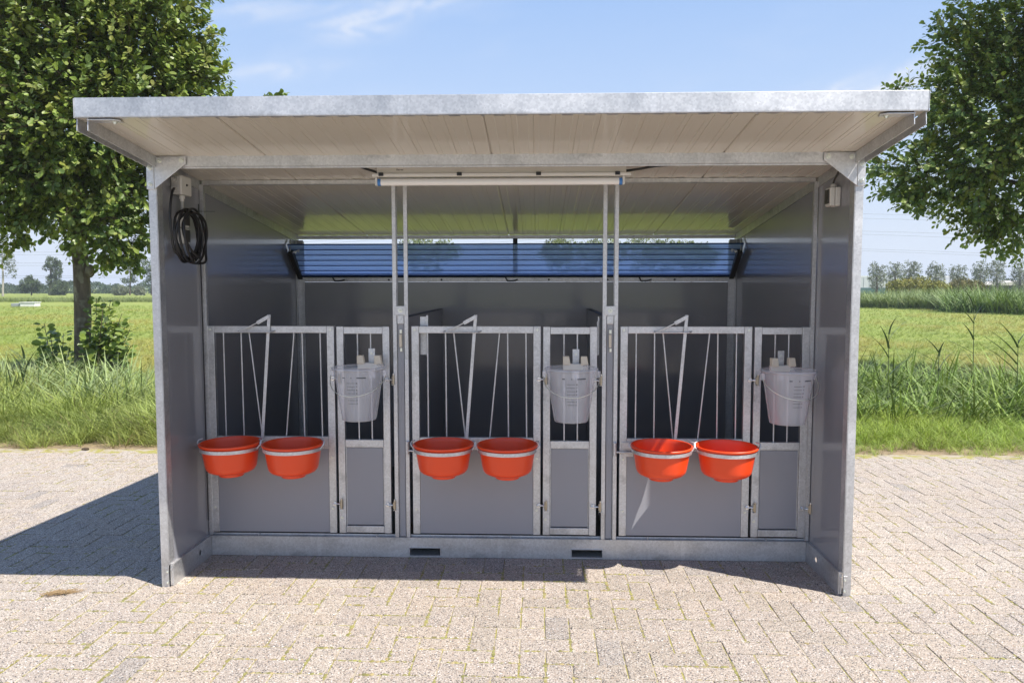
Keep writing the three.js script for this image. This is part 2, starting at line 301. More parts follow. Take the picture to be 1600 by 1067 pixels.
// ----- front posts (folded trim), side walls, skirts
for (const s of [-1, 1]) {
  const X = (a, b) => s > 0 ? [a, b] : [-b, -a];
  mesh('front_post', [box(...X(1.651, 1.6885), 0, 2.10, .4505, .4545, .0012), box(...X(1.6855, 1.689), 0, 2.10, .36, .450, .001), box(...X(1.6475, 1.6505), .112, 2.10, .40, .4535, .001)], zinc, shed);
  const wall = (z0, z1, n) => { const pts = [[-z1, .108], [-z0, .108], [-z0, ry0(z0) - .004], [-z1, ry0(z1) - .004]]; const g = prism(pts, .038, .0015); g.rotateY(Math.PI / 2); g.translate(s > 0 ? 1.648 : -1.686, 0, 0); return fin(g); };
  mesh('side_wall', wall(-1.70, .448), panelM, shed);
  const sk = prism([[-.44, -.004], [1.68, -.004], [1.68, .112], [-.44, .112]], .004, .0008, [circleHole(-.143, .064, .0135)]); sk.rotateY(Math.PI / 2); sk.translate(s > 0 ? 1.633 : -1.637, 0, 0);
  const skirt = mesh('base_skirt', [fin(sk), box(...X(1.6375, 1.675), .109, .1125, -1.68, .44, .001), box(...X(1.634, 1.650), .004, .108, .4405, .4435, .001)], zinc, shed);
  if (s < 0) mesh('skirt_back', box(-1.684, -1.680, .004, .106, -1.68, .44, .001), zinc, skirt);
  mesh('skirt_bracket', [box(...X(1.652, 1.670), .012, .098, .4555, .4585, .001), box(...X(1.6385, 1.6415), .010, .094, .4405, .4575, .001)], zinc, skirt);
  for (const y of [.024, .078]) mesh('bolt', bolt(s * 1.656, y, .4585, .006), boltZ, skirt);
  mesh('wall_post', [box(...X(1.624, 1.6275), .115, 2.036, -.022, .001, .001), box(...X(1.628, 1.645), .115, 2.036, -.003, .001, .001)], zinc, shed);
}
// ----- base beam with two fork pockets, floor
{
  const hole = x => [[x - .083, .0105], [x + .083, .0105], [x + .083, .052], [x - .083, .052]];
  const g = prism([[-1.632, .0], [1.632, .0], [1.632, .108], [-1.632, .108]], .004, .0008, [hole(-.441), hole(.449)]); g.translate(0, 0, -.004);
  const b = mesh('base_beam', [fin(g), box(-1.632, 1.632, .1083, .1115, -.06, .0035, .001), box(-1.632, 1.632, .112, .121, -.026, -.022, .001)], zinc, shed);
  for (const x of [-.441, .449]) mesh('fork_pocket', [box(x - .089, x + .089, .0525, .0565, -.9, .004, .001), box(x - .089, x + .089, .0065, .0102, -.9, .004, .001), box(x - .089, x - .084, .0105, .052, -.9, .004, .001), box(x + .084, x + .089, .0105, .052, -.9, .004, .001)], zinc, b);
  for (const x of [-1.37, -.71, .03, .78, 1.42]) mesh('stud', rod([x, .1115, -.008], [x, .127, -.008], .004, 6), zinc, b);
  mesh('floor_panel', box(-1.63, 1.63, .085, .1075, -1.69, -.062, .001), darkSteel, shed);
}
// ----- rear wall, rear rail, header, posts
mesh('rear_wall', box(-1.645, 1.645, .108, 1.524, -1.698, -1.660, .001), panelM, shed);
{
  const r = mesh('rear_rail', [box(-1.60, 1.60, 1.5255, 1.557, -1.662, -1.654, .001), box(-1.60, 1.60, 1.5575, 1.5605, -1.70, -1.655, .001)], zinc, shed);
  for (const x of [-1.33, -.02, .98]) mesh('rail_hook', tube([[x - .05, 1.566, -1.640], [x - .038, 1.545, -1.640], [x - .03, 1.533, -1.640], [x + .03, 1.536, -1.636], [x + .045, 1.543, -1.640]], .005, 24), darkSteel, r);
  for (const x of [-.95, -.55, .26, .7, 1.2]) mesh('bolt', bolt(x, 1.541, -1.654, .008), darkSteel, r);
  mesh('rubber_seal', box(-1.60, 1.60, 1.558, 1.592, -1.648, -1.640, .002), blackR, shed);
  mesh('rear_header', [box(-1.645, 1.645, 1.852, 1.873, -1.664, -1.652, .001), box(-1.645, 1.645, 1.849, 1.8518, -1.70, -1.653, .001)], zinc, shed);
  for (const s of [-1, 1]) {
    const X = (a, b) => s > 0 ? [a, b] : [-b, -a];
    mesh('rear_post', [box(...X(1.595, 1.646), .11, 1.83, -1.6585, -1.650, .001), box(...X(1.643, 1.6465), .11, 1.83, -1.6495, -1.61, .001)], zinc, shed);
    mesh('post_block', box(...X(1.597, 1.655), 1.795, 1.838, -1.645, -1.63, .002), greyP, shed);
    const br = mesh('flap_bracket', fin(prism([[1.64, 1.545], [1.40, 1.73], [1.435, 1.755], [1.66, 1.60]].map(([a, b]) => [a, b]), .035, .002).rotateY(Math.PI / 2).translate(s > 0 ? 1.60 : -1.640, 0, 0)), darkSteel, shed);
    mesh('flap_stay', [rod([s * 1.62, 1.745, -1.40], [s * 1.635, 1.83, -1.46], .0055), rod([s * 1.625, 1.73, -1.42], [s * 1.56, 1.755, -1.43], .005), rod([s * 1.565, 1.757, -1.43], [s * 1.565, 1.735, -1.43], .004)], zinc, br);
    mesh('bolt', bolt(s * 1.59, 1.74, -1.432, .009), boltZ, br);
  }
  mesh('rear_mullion', box(-.010, .024, 1.561, 1.852, -1.69, -1.655, .002), blackR, shed);
}
// ----- wind flap: hollow blue slats leaning inward
{
  const fl = part('wind_flap', shed), y0 = 1.572, z0 = -1.632, y1 = 1.794, z1 = -1.412, L = Math.hypot(y1 - y0, z1 - z0), tilt = Math.atan2(z1 - z0, y1 - y0), n = 6, at = t => [0, y0 + (y1 - y0) * t, z0 + (z1 - z0) * t];
  for (let k = 0; k < n; k++) {
    const h = L / n - .0035, pts = []; for (let q = 0; q <= 8; q++) pts.push([.0045 * Math.sin(Math.PI * q / 8) + .001, -h / 2 + h * q / 8]); for (let q = 8; q >= 0; q--) pts.push([.0045 * Math.sin(Math.PI * q / 8) - .0006, -h / 2 + h * q / 8]);
    const g = prism(pts, 3.284, 0); g.rotateY(-Math.PI / 2); g.translate(1.642, 0, 0); g.rotateX(tilt);
    const p = at((k + .5) / n); mesh('flap_slat', fin(g.translate(...p)), blueM, fl);
    const j = at((k + 1) / n), jb = new RoundedBoxGeometry(3.284, k === n - 1 ? .007 : .004, .009, 1, .0015).rotateX(tilt).translate(...j); mesh('flap_rib', fin(jb), blueDark, fl);
  }
  mesh('flap_rail', fin(new RoundedBoxGeometry(3.284, .018, .012, 1, .002).rotateX(tilt).translate(...at(0))), blueDark, fl);
}
// ----- bay posts and partitions
for (const cx of [-.563, .565]) {
  const pt = mesh('partition', [box(cx - .017, cx + .017, .115, 1.318, -1.655, -.006, .002)], panelFlat, shed);
  mesh('partition_cap', box(cx - .019, cx + .019, 1.3185, 1.3225, -1.655, -.006, .001), darkSteel, pt);
  for (const s of [-1, 1]) mesh('bay_post', [box(cx + s * .031 - .0105, cx + s * .031 + .0105, .1125, 2.034, -.012, .004, .0015), box(cx + s * .0195 - .0015, cx + s * .0195 + .0015, .1125, 2.034, -.028, -.0125, .001)], zinc, shed);
  const c = mesh('cap_plate', [box(cx - .030, cx + .030, 1.335, 1.384, .0045, .0085, .001), box(cx - .018, cx + .018, 1.288, 1.334, -.004, .004, .002)], zinc, shed);
  mesh('bolt', bolt(cx, 1.360, .0085, .0125), boltZ, c);
  const h = mesh('latch_handle', box(cx - .007, cx + .007, 1.162, 1.232, -.004, .012, .003), cream, shed);
  mesh('handle_tip', box(cx - .006, cx + .008, 1.236, 1.258, -.004, .006, .002), boltZ, h); mesh('handle_tip', box(cx - .004, cx + .009, 1.138, 1.158, -.004, .006, .002), boltZ, h);
}
// channels fixed to the partitions in the middle bay
mesh('bracket_channel', [box(-.466, -.43, 1.116, 1.325, -.06, -.055, .001), box(-.4295, -.42, 1.112, 1.333, -.06, -.04, .001)], zinc, shed);
mesh('bracket_channel', [box(.498, .503, 1.116, 1.30, -.06, -.04, .001), box(.5035, .512, 1.116, 1.325, -.06, -.055, .001)], zinc, shed);
// ----- feed gates and doors
const BX = [-1.629, -.506, .621];
const ringPts = (cx, r, y, zc, a0, a1) => { const p = []; for (let k = 0; k <= 20; k++) { const t = lerp(a0, a1, k / 20); p.push([cx + r * Math.sin(t), y, zc + r * Math.cos(t)]); } return p; };
function strap(cx, y, r, h, t, a0, a1) {               // bent flat steel
  const pts = [], n = 36; const pos = [];
  for (let k = 0; k <= n; k++) { const a = lerp(a0, a1, k / n); pts.push([Math.sin(a), Math.cos(a)]); }
  const P = (k, R, Y) => [cx + pts[k][0] * R, Y, .19 + pts[k][1] * R], out = [];
  for (let k = 0; k < n; k++) {
    const q = (a, b, c, d) => out.push([a, b, c], [a, c, d]), k1 = k + 1, R = r + t;
    q(P(k, R, y - h / 2), P(k1, R, y - h / 2), P(k1, R, y + h / 2), P(k, R, y + h / 2));
    q(P(k, R, y + h / 2), P(k1, R, y + h / 2), P(k1, r, y + h / 2), P(k, r, y + h / 2));
    q(P(k, r, y - h / 2), P(k1, r, y - h / 2), P(k1, R, y - h / 2), P(k, R, y - h / 2));
    q(P(k, r, y + h / 2), P(k1, r, y + h / 2), P(k1, r, y - h / 2), P(k, r, y - h / 2));
  }
  return fin(tris(out));
}
function latch(parent, x, y) {                        // bolt on the stile, pin block beside it
  mesh('hinge_bolt', [bolt(x, y, 0, .0115), rod([x, y, -.002], [x + .03, y - .002, .004], .005), rod([x - .012, y + .001, .006], [x + .012, y - .002, .006], .0045)], chrome, parent);
  mesh('hinge_block', [box(x + .030, x + .046, y - .022, y + .018, -.006, .012, .003), rod([x + .040, y - .026, .010], [x + .040, y + .026, .010], .0055)], brass, parent);
  mesh('hinge_pin', rod([x + .040, y + .024, .010], [x + .040, y + .034, .010], .004), chrome, parent); mesh('hinge_foot', box(x + .030, x + .050, y - .029, y - .0265, -.006, .016, .0008), chrome, parent);
}
function gate(i) {
  const g = part('feed_gate', shed, [BX[i], 0, 0]), z0 = -.034, z1 = -.004, w = .70;
  for (const [a, b] of [[0, .04], [w - .04, w]]) { const s = mesh('gate_stile', box(a, b, .131, 1.275, z0, z1), zinc, g); }
  mesh('top_rail', box(.0405, w - .0405, 1.237, 1.275, z0 + .002, z1 - .002), zinc, g);
  mesh('middle_rail', box(.0405, w - .0405, .60, .668, z0 + .002, z1 - .002), zinc, g);
  mesh('gate_panel', box(.0405, w - .0405, .133, .5995, z0 + .006, z1 - .004, .001), panelFlat, g);
  for (const [a, b] of [[.086, .087], [.184, .187], [.229, .289], [.477, .423], [.521, .525], [.620, .624]]) mesh('bar', rod([a, 1.238, -.019], [b, .666, -.019], .0046, 8), zinc, g);
  mesh('yoke_bar', bar([.350, 1.337, .004], [.296, .64, .004], .0175, .006), zinc, g);
  mesh('lever', [bar([.352, 1.328, .011], [.285, 1.292, .011], .020, .004), bar([.29, 1.295, .011], [.185, 1.244, .016], .006, .008)], zinc, g);
  mesh('lever_rod', [rod([.175, 1.243, .018], [.362, 1.243, .018], .0042), rod([.175, 1.243, .018], [.183, 1.249, -.004], .0042), rod([.362, 1.243, .018], [.378, 1.249, -.004], .0042)], zinc, g);
  for (const [k, cx] of [[0, .195], [1, .527]]) {
    const r = mesh('tub_ring', strap(cx, .6475, .1495, .0175, .004, -Math.PI, Math.PI), zinc, g), o = [];
    for (const s of [-1, 1]) o.push(tube([[cx + s * .149, .645, .215], [cx + s * .157, .658, .212], [cx + s * .168, .674, .205], [cx + s * .165, .686, .195], [cx + s * .150, .690, .180]], .0036, 20));
    for (const q of o) mesh('ring_hook', q, zinc, r);
    mesh('ring_foot', box(cx - .05, cx + .05, .640, .656, -.0035, .039, .002), zinc, r);
  }
  for (const [x, y] of [[.02, .555], [.02, .27], [w - .02, .555], [w - .02, .27], [w - .018, 1.256], [.018, 1.256]]) mesh('bolt', bolt(x, y, z1, .0065), boltZ, g);
  mesh('pivot', [rod([-.026, .576, .008], [-.026, .648, .008], .0115, 12), rod([-.026, .598, .012], [.09, .594, .012], .0055), box(.012, .075, .612, .650, -.004, .001, .001), box(.012, .075, .570, .592, -.004, .001, .001)], zinc, g);
  return g;
}
function door(i) {
  const g = part('pen_door', shed, [BX[i] + .713, 0, 0]), w = .29, z0 = -.034, z1 = -.004;
  mesh('door_stile', box(0, .0385, .131, 1.273, z0, z1), zinc, g); mesh('door_stile', box(w - .0385, w, .131, 1.273, z0, z1), zinc, g);
  mesh('door_rail', box(.039, w - .039, 1.233, 1.271, z0 + .002, z1 - .002), zinc, g);
  mesh('door_rail', box(.039, w - .039, .612, .652, z0 + .002, z1 - .002), zinc, g);
  mesh('door_rail', box(.039, w - .039, .133, .171, z0 + .002, z1 - .002), zinc, g);
  mesh('door_panel', box(.045, w - .045, .177, .606, z0 + .008, z1 - .008, .001), panelFlat, g);
  mesh('panel_joint', [box(.0395, .0445, .1715, .6115, z0 + .01, z1 - .012, .0005), box(w - .0445, w - .0395, .1715, .6115, z0 + .01, z1 - .012, .0005), box(.045, w - .045, .6065, .6115, z0 + .01, z1 - .012, .0005)], zinc, g);
  for (const x of [.112, .184]) mesh('bar', rod([x, 1.235, -.019], [x + .003, .65, -.019], .0046, 8), zinc, g);
  for (const y of [.99, .298]) { latch(g, -.022, y); if (i < 2 || y < .9) latch(g, w - .018, y - .004); }
  mesh('bolt', bolt(.016, .22, z1, .008), boltZ, g);
}
for (let i = 0; i < 3; i++) { gate(i); door(i); }

// ----- orange feed tubs
const TUBL = ['orange feed tub, left one of the pair on the left pen gate', 'orange feed tub, right one of the pair on the left pen gate', 'orange feed tub, left one of the pair on the middle pen gate', 'orange feed tub, right one of the pair on the middle pen gate', 'orange feed tub above the bright sun streak on the right pen gate', 'sunlit orange feed tub, right one of the pair on the right pen gate'];
{
  const prof = (o) => o.map(([r, y]) => new THREE.Vector2(r, y));
  const bodyG = new THREE.LatheGeometry(prof([[.0005, -.176], [.060, -.176], [.063, -.174], [.063, -.160], [.067, -.1565], [.100, -.153], [.115, -.146], [.125, -.134], [.130, -.116], [.1455, -.020], [.147, -.011], [.156, -.009], [.1585, -.005], [.158, .001], [.153, .003], [.147, .001], [.143, -.02], [.1275, -.115], [.122, -.132], [.113, -.142], [.098, -.149], [.0005, -.153]]), 64);
  const proto = thing('feed_tub', '', 'tub', [0, 0, 0], 'orange feed tubs hung in rings on the pen gates');
  mesh('bowl', bodyG, orange, proto);
  const spots = []; for (let i = 0; i < 3; i++) for (const x of [.195, .527]) spots.push([BX[i] + x, .674 + rr(-.002, .002), .19]);
  spots.forEach((p, k) => { let o = proto; if (k) { o = proto.clone(); o.name = numbered('feed_tub'); o.userData = { ...proto.userData }; scene.add(o); } o.position.set(...p); o.rotation.set(rr(-.014, .014), k * 1.3, rr(-.014, .014)); o.userData.label = TUBL[k]; });
}
// ----- milk buckets
{
  const b = thing('milk_bucket', '', 'bucket', [0, 0, 0], 'translucent milk buckets hung on the pen doors');
  const V = o => o.map(([r, y]) => new THREE.Vector2(r, y));
  mesh('bowl', new THREE.LatheGeometry(V([[.0005, 0], [.084, 0], [.088, .003], [.089, .014], [.0905, .016], [.1285, .262], [.1375, .264], [.1395, .270], [.1375, .278], [.131, .279], [.1275, .274]]), 64), milky, b);
  // measuring scale, printed on the plastic
  const N = 256, M = 512, cv = document.createElement('canvas'); cv.width = N; cv.height = M; const x = cv.getContext('2d'); x.clearRect(0, 0, N, M); x.fillStyle = 'rgb(62,64,72)'; x.font = 'bold 26px sans-serif';
  for (let k = 0; k < 7; k++) { const y = 120 + k * 48; x.fillRect(78, y, 74, 5); x.fillText(String(8 - k), 160, y + 11); }
  for (const [a, w] of [[40, 24], [118, 8], [168, 80]]) x.fillRect(a, 42, w, 14);
  const tex = new THREE.CanvasTexture(cv); tex.colorSpace = THREE.SRGBColorSpace;
  const R = y => .0905 + (.1285 - .0905) * (y - .016) / .246 + .0007, pr = [], uv = [], A = .62;
  const P = (a, y) => [R(y) * Math.sin(a), y, R(y) * Math.cos(a)];
  for (let k = 0; k < 16; k++) { const a0 = lerp(-A, A, k / 16), a1 = lerp(-A, A, (k + 1) / 16), y0 = .06, y1 = .25; for (const [a, y, u, v] of [[a0, y0, k / 16, 0], [a1, y0, (k + 1) / 16, 0], [a1, y1, (k + 1) / 16, 1], [a0, y0, k / 16, 0], [a1, y1, (k + 1) / 16, 1], [a0, y1, k / 16, 1]]) { pr.push(...P(a, y)); uv.push(u, v); } }
  const pg = new THREE.BufferGeometry(); pg.setAttribute('position', new THREE.Float32BufferAttribute(pr, 3)); pg.setAttribute('uv', new THREE.Float32BufferAttribute(uv, 2)); pg.computeVertexNormals();
  mesh('printed_scale', pg, std({ map: tex, transparent: true, roughness: .5 }), b);
  const arc = []; for (let k = 0; k <= 24; k++) { const t = lerp(-1.5, 1.5, k / 24); arc.push([.146 * Math.sin(t), .245 - .105 * Math.cos(t) ** .8, .146 * Math.cos(t) * .98]); }
  mesh('handle', tube(arc, .0023, 60), boltZ, b);
  for (const s of [-1, 1]) mesh('handle_ear', box(s > 0 ? .130 : -.150, s > 0 ? .150 : -.130, .225, .262, -.012, .012, .004), milky, b);
  // holder: steel strip over the rim, white plate, two cream clamps
  const h = mesh('holder_strip', [box(.012, .048, .20, .362, -.146, -.142, .001)], zinc, b);
  mesh('holder_bolt', bolt(.030, .335, -.142, .006), boltZ, h);
  mesh('teat_plate', box(-.040, .095, .252, .287, -.138, -.110, .004), whiteP, b);
  for (const [a, s] of [[-.020, 1], [.075, 1]]) { const g = prism([[-.020, 0], [.020, 0], [.012, .044], [-.020, .044]], .03, .002); mesh('clamp', fin(g.translate(a, .283, -.128)), cream, b); }
  const spots = [[-.757, .794, .158, -.06], [.352, .792, .158, 0], [1.462, .786, .158, .16]], L = ['translucent milk bucket on the left pen door, left of the three', 'translucent milk bucket on the middle pen door between the tub pairs', 'translucent milk bucket on the right pen door beside the right wall'];
  spots.forEach(([x, y, z, a], k) => { let o = b; if (k) { o = b.clone(); o.name = numbered('milk_bucket'); o.userData = { ...b.userData }; scene.add(o); } o.position.set(x, y, z); o.rotation.y = a; o.userData.label = L[k]; });
}
// ----- tube lamp under the front beam
{
  const l = thing('tube_lamp', 'white tube lamp with blue tube ends under the front beam', 'lamp', [0, 0, .30]);
  const hs = prism([[-.026, 0], [.026, 0], [.020, .034], [-.020, .034]], 1.218, .002); hs.rotateY(Math.PI / 2).translate(-.613, 2.040, 0); mesh('housing', fin(hs), lampBody, l);
  mesh('base_tray', [box(-.636, .628, 2.024, 2.0395, -.036, .036, .003)], lampBody, l);
  mesh('tube', fin(new THREE.CylinderGeometry(.0172, .0172, 1.168, 20, 1, false).rotateZ(Math.PI / 2).translate(-.012, 2.000, .005)), tubeM, l);
  for (const [a, b] of [[-.6115, -.5965], [.5725, .5875]]) mesh('tube_end', fin(new THREE.CylinderGeometry(.0178, .0178, b - a, 20).rotateZ(Math.PI / 2).translate((a + b) / 2, 2.0, .005)), capBlue, l);
  for (const [a, b] of [[-.624, -.612], [.588, .600]]) mesh('lamp_holder', box(a, b, 1.983, 2.0235, -.016, .022, .004), whiteP, l);
  for (const x of [-.590, -.206, .180, .562]) { const c = mesh('clip', box(x - .012, x + .012, 2.026, 2.043, .0365, .041, .002), blackR, l); }
  mesh('lamp_mark', [...Array(5)].map((_, k) => box(-.515 + k * .007, -.5115 + k * .007, 2.054, 2.060 + (k ? 0 : .004), .0225, .0236, .0002)), darkSteel, l);
  const c1 = tag(mesh('lamp_cable', tube([[-.615, 2.05, .30], [-.66, 2.062, .32], [-.72, 2.078, .36], [-.85, 2.075, .40]], .006, 24)), 'dark cable running from the left end of the tube lamp', 'cable', 'cables of the tube lamp'); c1.material = blackR;
  const c2 = tag(mesh('lamp_cable', tube([[.598, 2.05, .30], [.66, 2.055, .32], [.75, 2.064, .36], [.95, 2.068, .40]], .006, 24)), 'dark cable running from the right end of the tube lamp', 'cable', 'cables of the tube lamp'); c2.material = blackR;
}
// ----- wiring on the left wall
{
  const j = thing('junction_box', 'grey cable junction box high on the left wall', 'junction box', [-1.6475, 1.992, .26]);
  mesh('housing', [box(.0005, .042, -.046, .048, -.055, .055, .005)], greyP, j); mesh('cover', box(.0425, .055, -.046, .048, -.055, .055, .004), whiteP, j);
  for (const [y, z] of [[.026, .055], [-.018, .055]]) mesh('gland', [rod([.022, y, z], [.022, y, z + .010], .013, 12), rod([.022, y, z + .010], [.022, y - .001, z + .024], .009, 10)], greyP, j);
  mesh('gland', [rod([.030, -.046, .0], [.030, -.062, .0], .014, 12), rod([.030, -.062, .0], [.030, -.075, 0], .010, 12)], whiteP, j);
  mesh('screw', bolt(.055, .005, .0, .006, 'x'), darkSteel, j);
  mesh('conduit', rod([.030, -.075, 0], [.030, -.118, 0], .008, 12), greyP, j);
  const so = thing('wall_socket', 'grey double socket with dark lids inside the cable coil', 'socket', [-1.6475, 1.785, .235]);
  mesh('housing', [box(.0005, .036, .004, .084, -.036, .036, .006), box(.0005, .036, -.080, -.001, -.036, .036, .006)], whiteP, so);
  for (const y of [.044, -.040]) mesh('lid', box(.0365, .043, y - .031, y + .031, -.028, .026, .003), darkSteel, so);
  // coil: one long black cable hung over the conduit
  const pts = []; const C = [1.742, .285];
  pts.push([-1.622, 1.974, .332], [-1.612, 1.945, .375], [-1.605, 1.86, .415], [-1.60, 1.75, .42], [-1.597, 1.66, .39]);
  for (let k = 0; k < 6; k++) for (let q = 0; q < 10; q++) {
    const t = -2.0 - q / 10 * Math.PI * 2, ry = .125 + .012 * Math.sin(k * 2.3) + (k === 4 ? .012 : 0), rz = .124 + .010 * Math.sin(k * 1.7 + 1) + (k > 3 ? .015 : 0);
    pts.push([-1.590 + .010 * Math.sin(k * 2.1 + q) + .012 * k * .5 + (k > 3 ? .03 * Math.max(0, -Math.sin(t - .6)) : 0), C[0] + ry * Math.sin(t) + .006 * Math.sin(k * 3.1), C[1] - (k > 3 ? .035 : 0) - rz * Math.cos(t) * -1]);
  }
  pts.push([-1.575, 1.66, .26], [-1.572, 1.652, .262]);
  const coil = thing('cable_coil', 'black power cable coiled on the left wall with its plug', 'cable');
  mesh('cable', tube(pts, .0062, 520, false, 8), blackR, coil);
  const pl = mesh('plug', [rod([-1.572, 1.655, .262], [-1.566, 1.635, .275], .017, 12), rod([-1.566, 1.635, .275], [-1.562, 1.622, .283], .020, 12)], blackR, coil);
  mesh('plug_pin', [rod([-1.568, 1.622, .287], [-1.562, 1.606, .295], .0026, 6), rod([-1.552, 1.622, .283], [-1.546, 1.604, .291], .0026, 6)], brass, pl);
  mesh('cable_tie', [rod([-1.604, 1.868, .255], [-1.52, 1.882, .10], .0015, 5), tube([[-1.615, 1.87, .28], [-1.585, 1.878, .265], [-1.58, 1.858, .255], [-1.61, 1.85, .27]], .003, 20, true)], blackR, coil);
  const wc = tag(mesh('wall_cable', tube([[-1.643, 1.93, .02], [-1.643, 1.7, .015], [-1.643, .9, .012], [-1.643, .2, .012]], .0025, 20)), 'thin black cable running down the left wall beside its post', 'cable'); wc.material = blackR;
  const sw = thing('wall_switch', 'grey weatherproof switch high on the right wall', 'switch', [1.6475, 1.925, .262]);
  mesh('housing', [box(-.026, -.0005, -.047, .045, -.034, .034, .005), box(-.052, -.0265, -.046, .044, -.033, .033, .006)], whiteP, sw);
  mesh('rocker', box(-.058, -.0525, -.034, .034, -.024, .024, .003), darkSteel, sw);
  mesh('gland', [fin(new THREE.SphereGeometry(.013, 14, 10).scale(1, .9, 1).translate(-.026, .053, 0))], whiteP, sw);
  mesh('switch_cable', tube([[-.026, .062, 0], [-.020, .085, 0], [-.010, .12, .02], [-.008, .16, .05]], .005, 16), darkSteel, sw);
}
// =====================================================================
// TREES, GRASS, BACKGROUND
// =====================================================================
const leafM = phy({ color: rgb(1, 1, 1), roughness: .42, transmission: .42, thickness: 0, ior: 1.38 });
const grassM = phy({ color: rgb(1, 1, 1), roughness: .62, transmission: .38, thickness: 0, ior: 1.35 });
const barkTex = ctex(256, (u, v) => { const a = fbm(u * 14, v * 5, 5, 91, 4), l = sstep(.6, .75, fbm(u * 7, v * 9, 7, 92, 4)), k = .45 + a; return [lerp(.13, .21, l) * k, lerp(.105, .195, l) * k, lerp(.075, .14, l) * k]; });
const barkB = gtex(256, (u, v) => fbm(u * 18, v * 6, 6, 93, 4));
const barkM = std({ map: barkTex, bumpMap: barkB, bumpScale: .012, roughness: .95 });
const twigM = std({ color: rgb(.085, .06, .04), roughness: .9 });
const leafGeo = (() => {
  const s0 = [0, 0, 0], s1 = [0, -.05, .5], s2 = [0, -.10, 1], L = [[-.27, .05, .14], [-.41, .05, .5], [-.25, -.01, .88]], T = [];
  for (const m of [1, -1]) { const [a, b, c] = L.map(p => [p[0] * m, p[1], p[2]]); const add = (x, y, z) => T.push(m > 0 ? [x, y, z] : [x, z, y]); add(s0, s1, a); add(a, s1, b); add(b, s1, c); add(c, s1, s2); }
  const g = tris(T); return g;
})();
const V3 = (x, y, z) => new THREE.Vector3(x, y, z), UP = V3(0, 1, 0);
const basis = (p, dir, nor, s, w = 1) => { const z = dir.clone().normalize(), x = V3().crossVectors(nor, z).normalize(), y = V3().crossVectors(z, x); return new THREE.Matrix4().makeBasis(x.multiplyScalar(s * w), y.multiplyScalar(s), z.multiplyScalar(s)).setPosition(p); };
const leafTone = [[.18, .25, .042], [.145, .215, .042], [.22, .29, .05], [.125, .19, .042], [.27, .31, .065]];
const jit = (c, a = .2) => { const k = rr(1 - a, 1 + a); return rgb(c[0] * k * rr(.93, 1.07), c[1] * k, c[2] * k * rr(.85, 1.15)); };
function spray(leaves, twigs, p, d, len, n, size) {
  const side = V3(rr(-1, 1), rr(-1, 1), rr(-1, 1)).cross(d).normalize(), tone = leafTone[Math.min(4, rnd() * 5.2 | 0)];
  if (twigs) twigs.push([p.clone().addScaledVector(d, -.12), p.clone().addScaledVector(d, len)]);
  for (let k = 0; k < n; k++) {
    const t = (k + .6) / n, s = k % 2 ? 1 : -1, q = p.clone().addScaledVector(d, len * t);
    const dir = d.clone().multiplyScalar(.45 + .5 * t).addScaledVector(side, s * rr(.4, 1)).add(V3(rr(-.4, .4), rr(-.45, .25), rr(-.4, .4))).normalize();
    const nor = V3(rr(-.6, .6), .75, rr(-.6, .6)).addScaledVector(d, .85);
    leaves.push([basis(q.addScaledVector(dir, size * .25), dir, nor, size * rr(.7, 1.15) * (1 - .25 * (t > .85)), rr(.85, 1.1)), jit(t > .8 ? leafTone[2] : tone), q]);
  }
}
function twigMesh(list, parent, r) {
  const T = []; for (const [a, b] of list) { const d = b.clone().sub(a), x = V3(1, .3, .2).cross(d).normalize().multiplyScalar(r), y = V3().crossVectors(d, x).normalize().multiplyScalar(r); const c = [0, 1, 2].map(k => x.clone().multiplyScalar(Math.cos(k * 2.09)).addScaledVector(y, Math.sin(k * 2.09))); const P = (o, v, s) => o.clone().addScaledVector(v, s).toArray(); for (let k = 0; k < 3; k++) { const m = (k + 1) % 3; T.push([P(a, c[k], 1), P(a, c[m], 1), P(b, c[m], .5)], [P(a, c[k], 1), P(b, c[m], .5), P(b, c[k], .5)]); } }
  mesh('twigs', tris(T), twigM, parent).userData.kind = 'stuff';
}
function limb(pts, r0, r1, n = 24, seg = 14, lump = 0) {     // tapered, slightly lumpy branch
  const c = new THREE.CatmullRomCurve3(pts.map(p => V3(...p))), fr = c.computeFrenetFrames(n, false), pos = [], uv = [], idx = [];
  for (let i = 0; i <= n; i++) { const t = i / n, P = c.getPointAt(t); for (let k = 0; k <= seg; k++) { const a = k / seg * Math.PI * 2, r = lerp(r0, r1, t) * (1 + lump * (vn(k % seg * .6, t * 9, 0, 33) - .5)); const q = P.clone().addScaledVector(fr.normals[i], Math.cos(a) * r).addScaledVector(fr.binormals[i], Math.sin(a) * r); pos.push(...q.toArray()); uv.push(k / seg * Math.max(1, Math.round(r0 * 6)), t * c.getLength()); } }
  for (let i = 0; i < n; i++) for (let k = 0; k < seg; k++) { const a = i * (seg + 1) + k, b = a + seg + 1; idx.push(a, a + 1, b, b, a + 1, b + 1); }
  const g = new THREE.BufferGeometry(); g.setAttribute('position', new THREE.Float32BufferAttribute(pos, 3)); g.setAttribute('uv', new THREE.Float32BufferAttribute(uv, 2)); g.setIndex(idx); g.computeVertexNormals(); return g.toNonIndexed();
}
const project = p => { const q = p.clone().applyMatrix4(camera.matrixWorldInverse); return [800 + F * q.x / -q.z, 533.5 - F * q.y / -q.z]; };
camera.matrixWorldInverse.copy(camera.matrixWorld).invert();
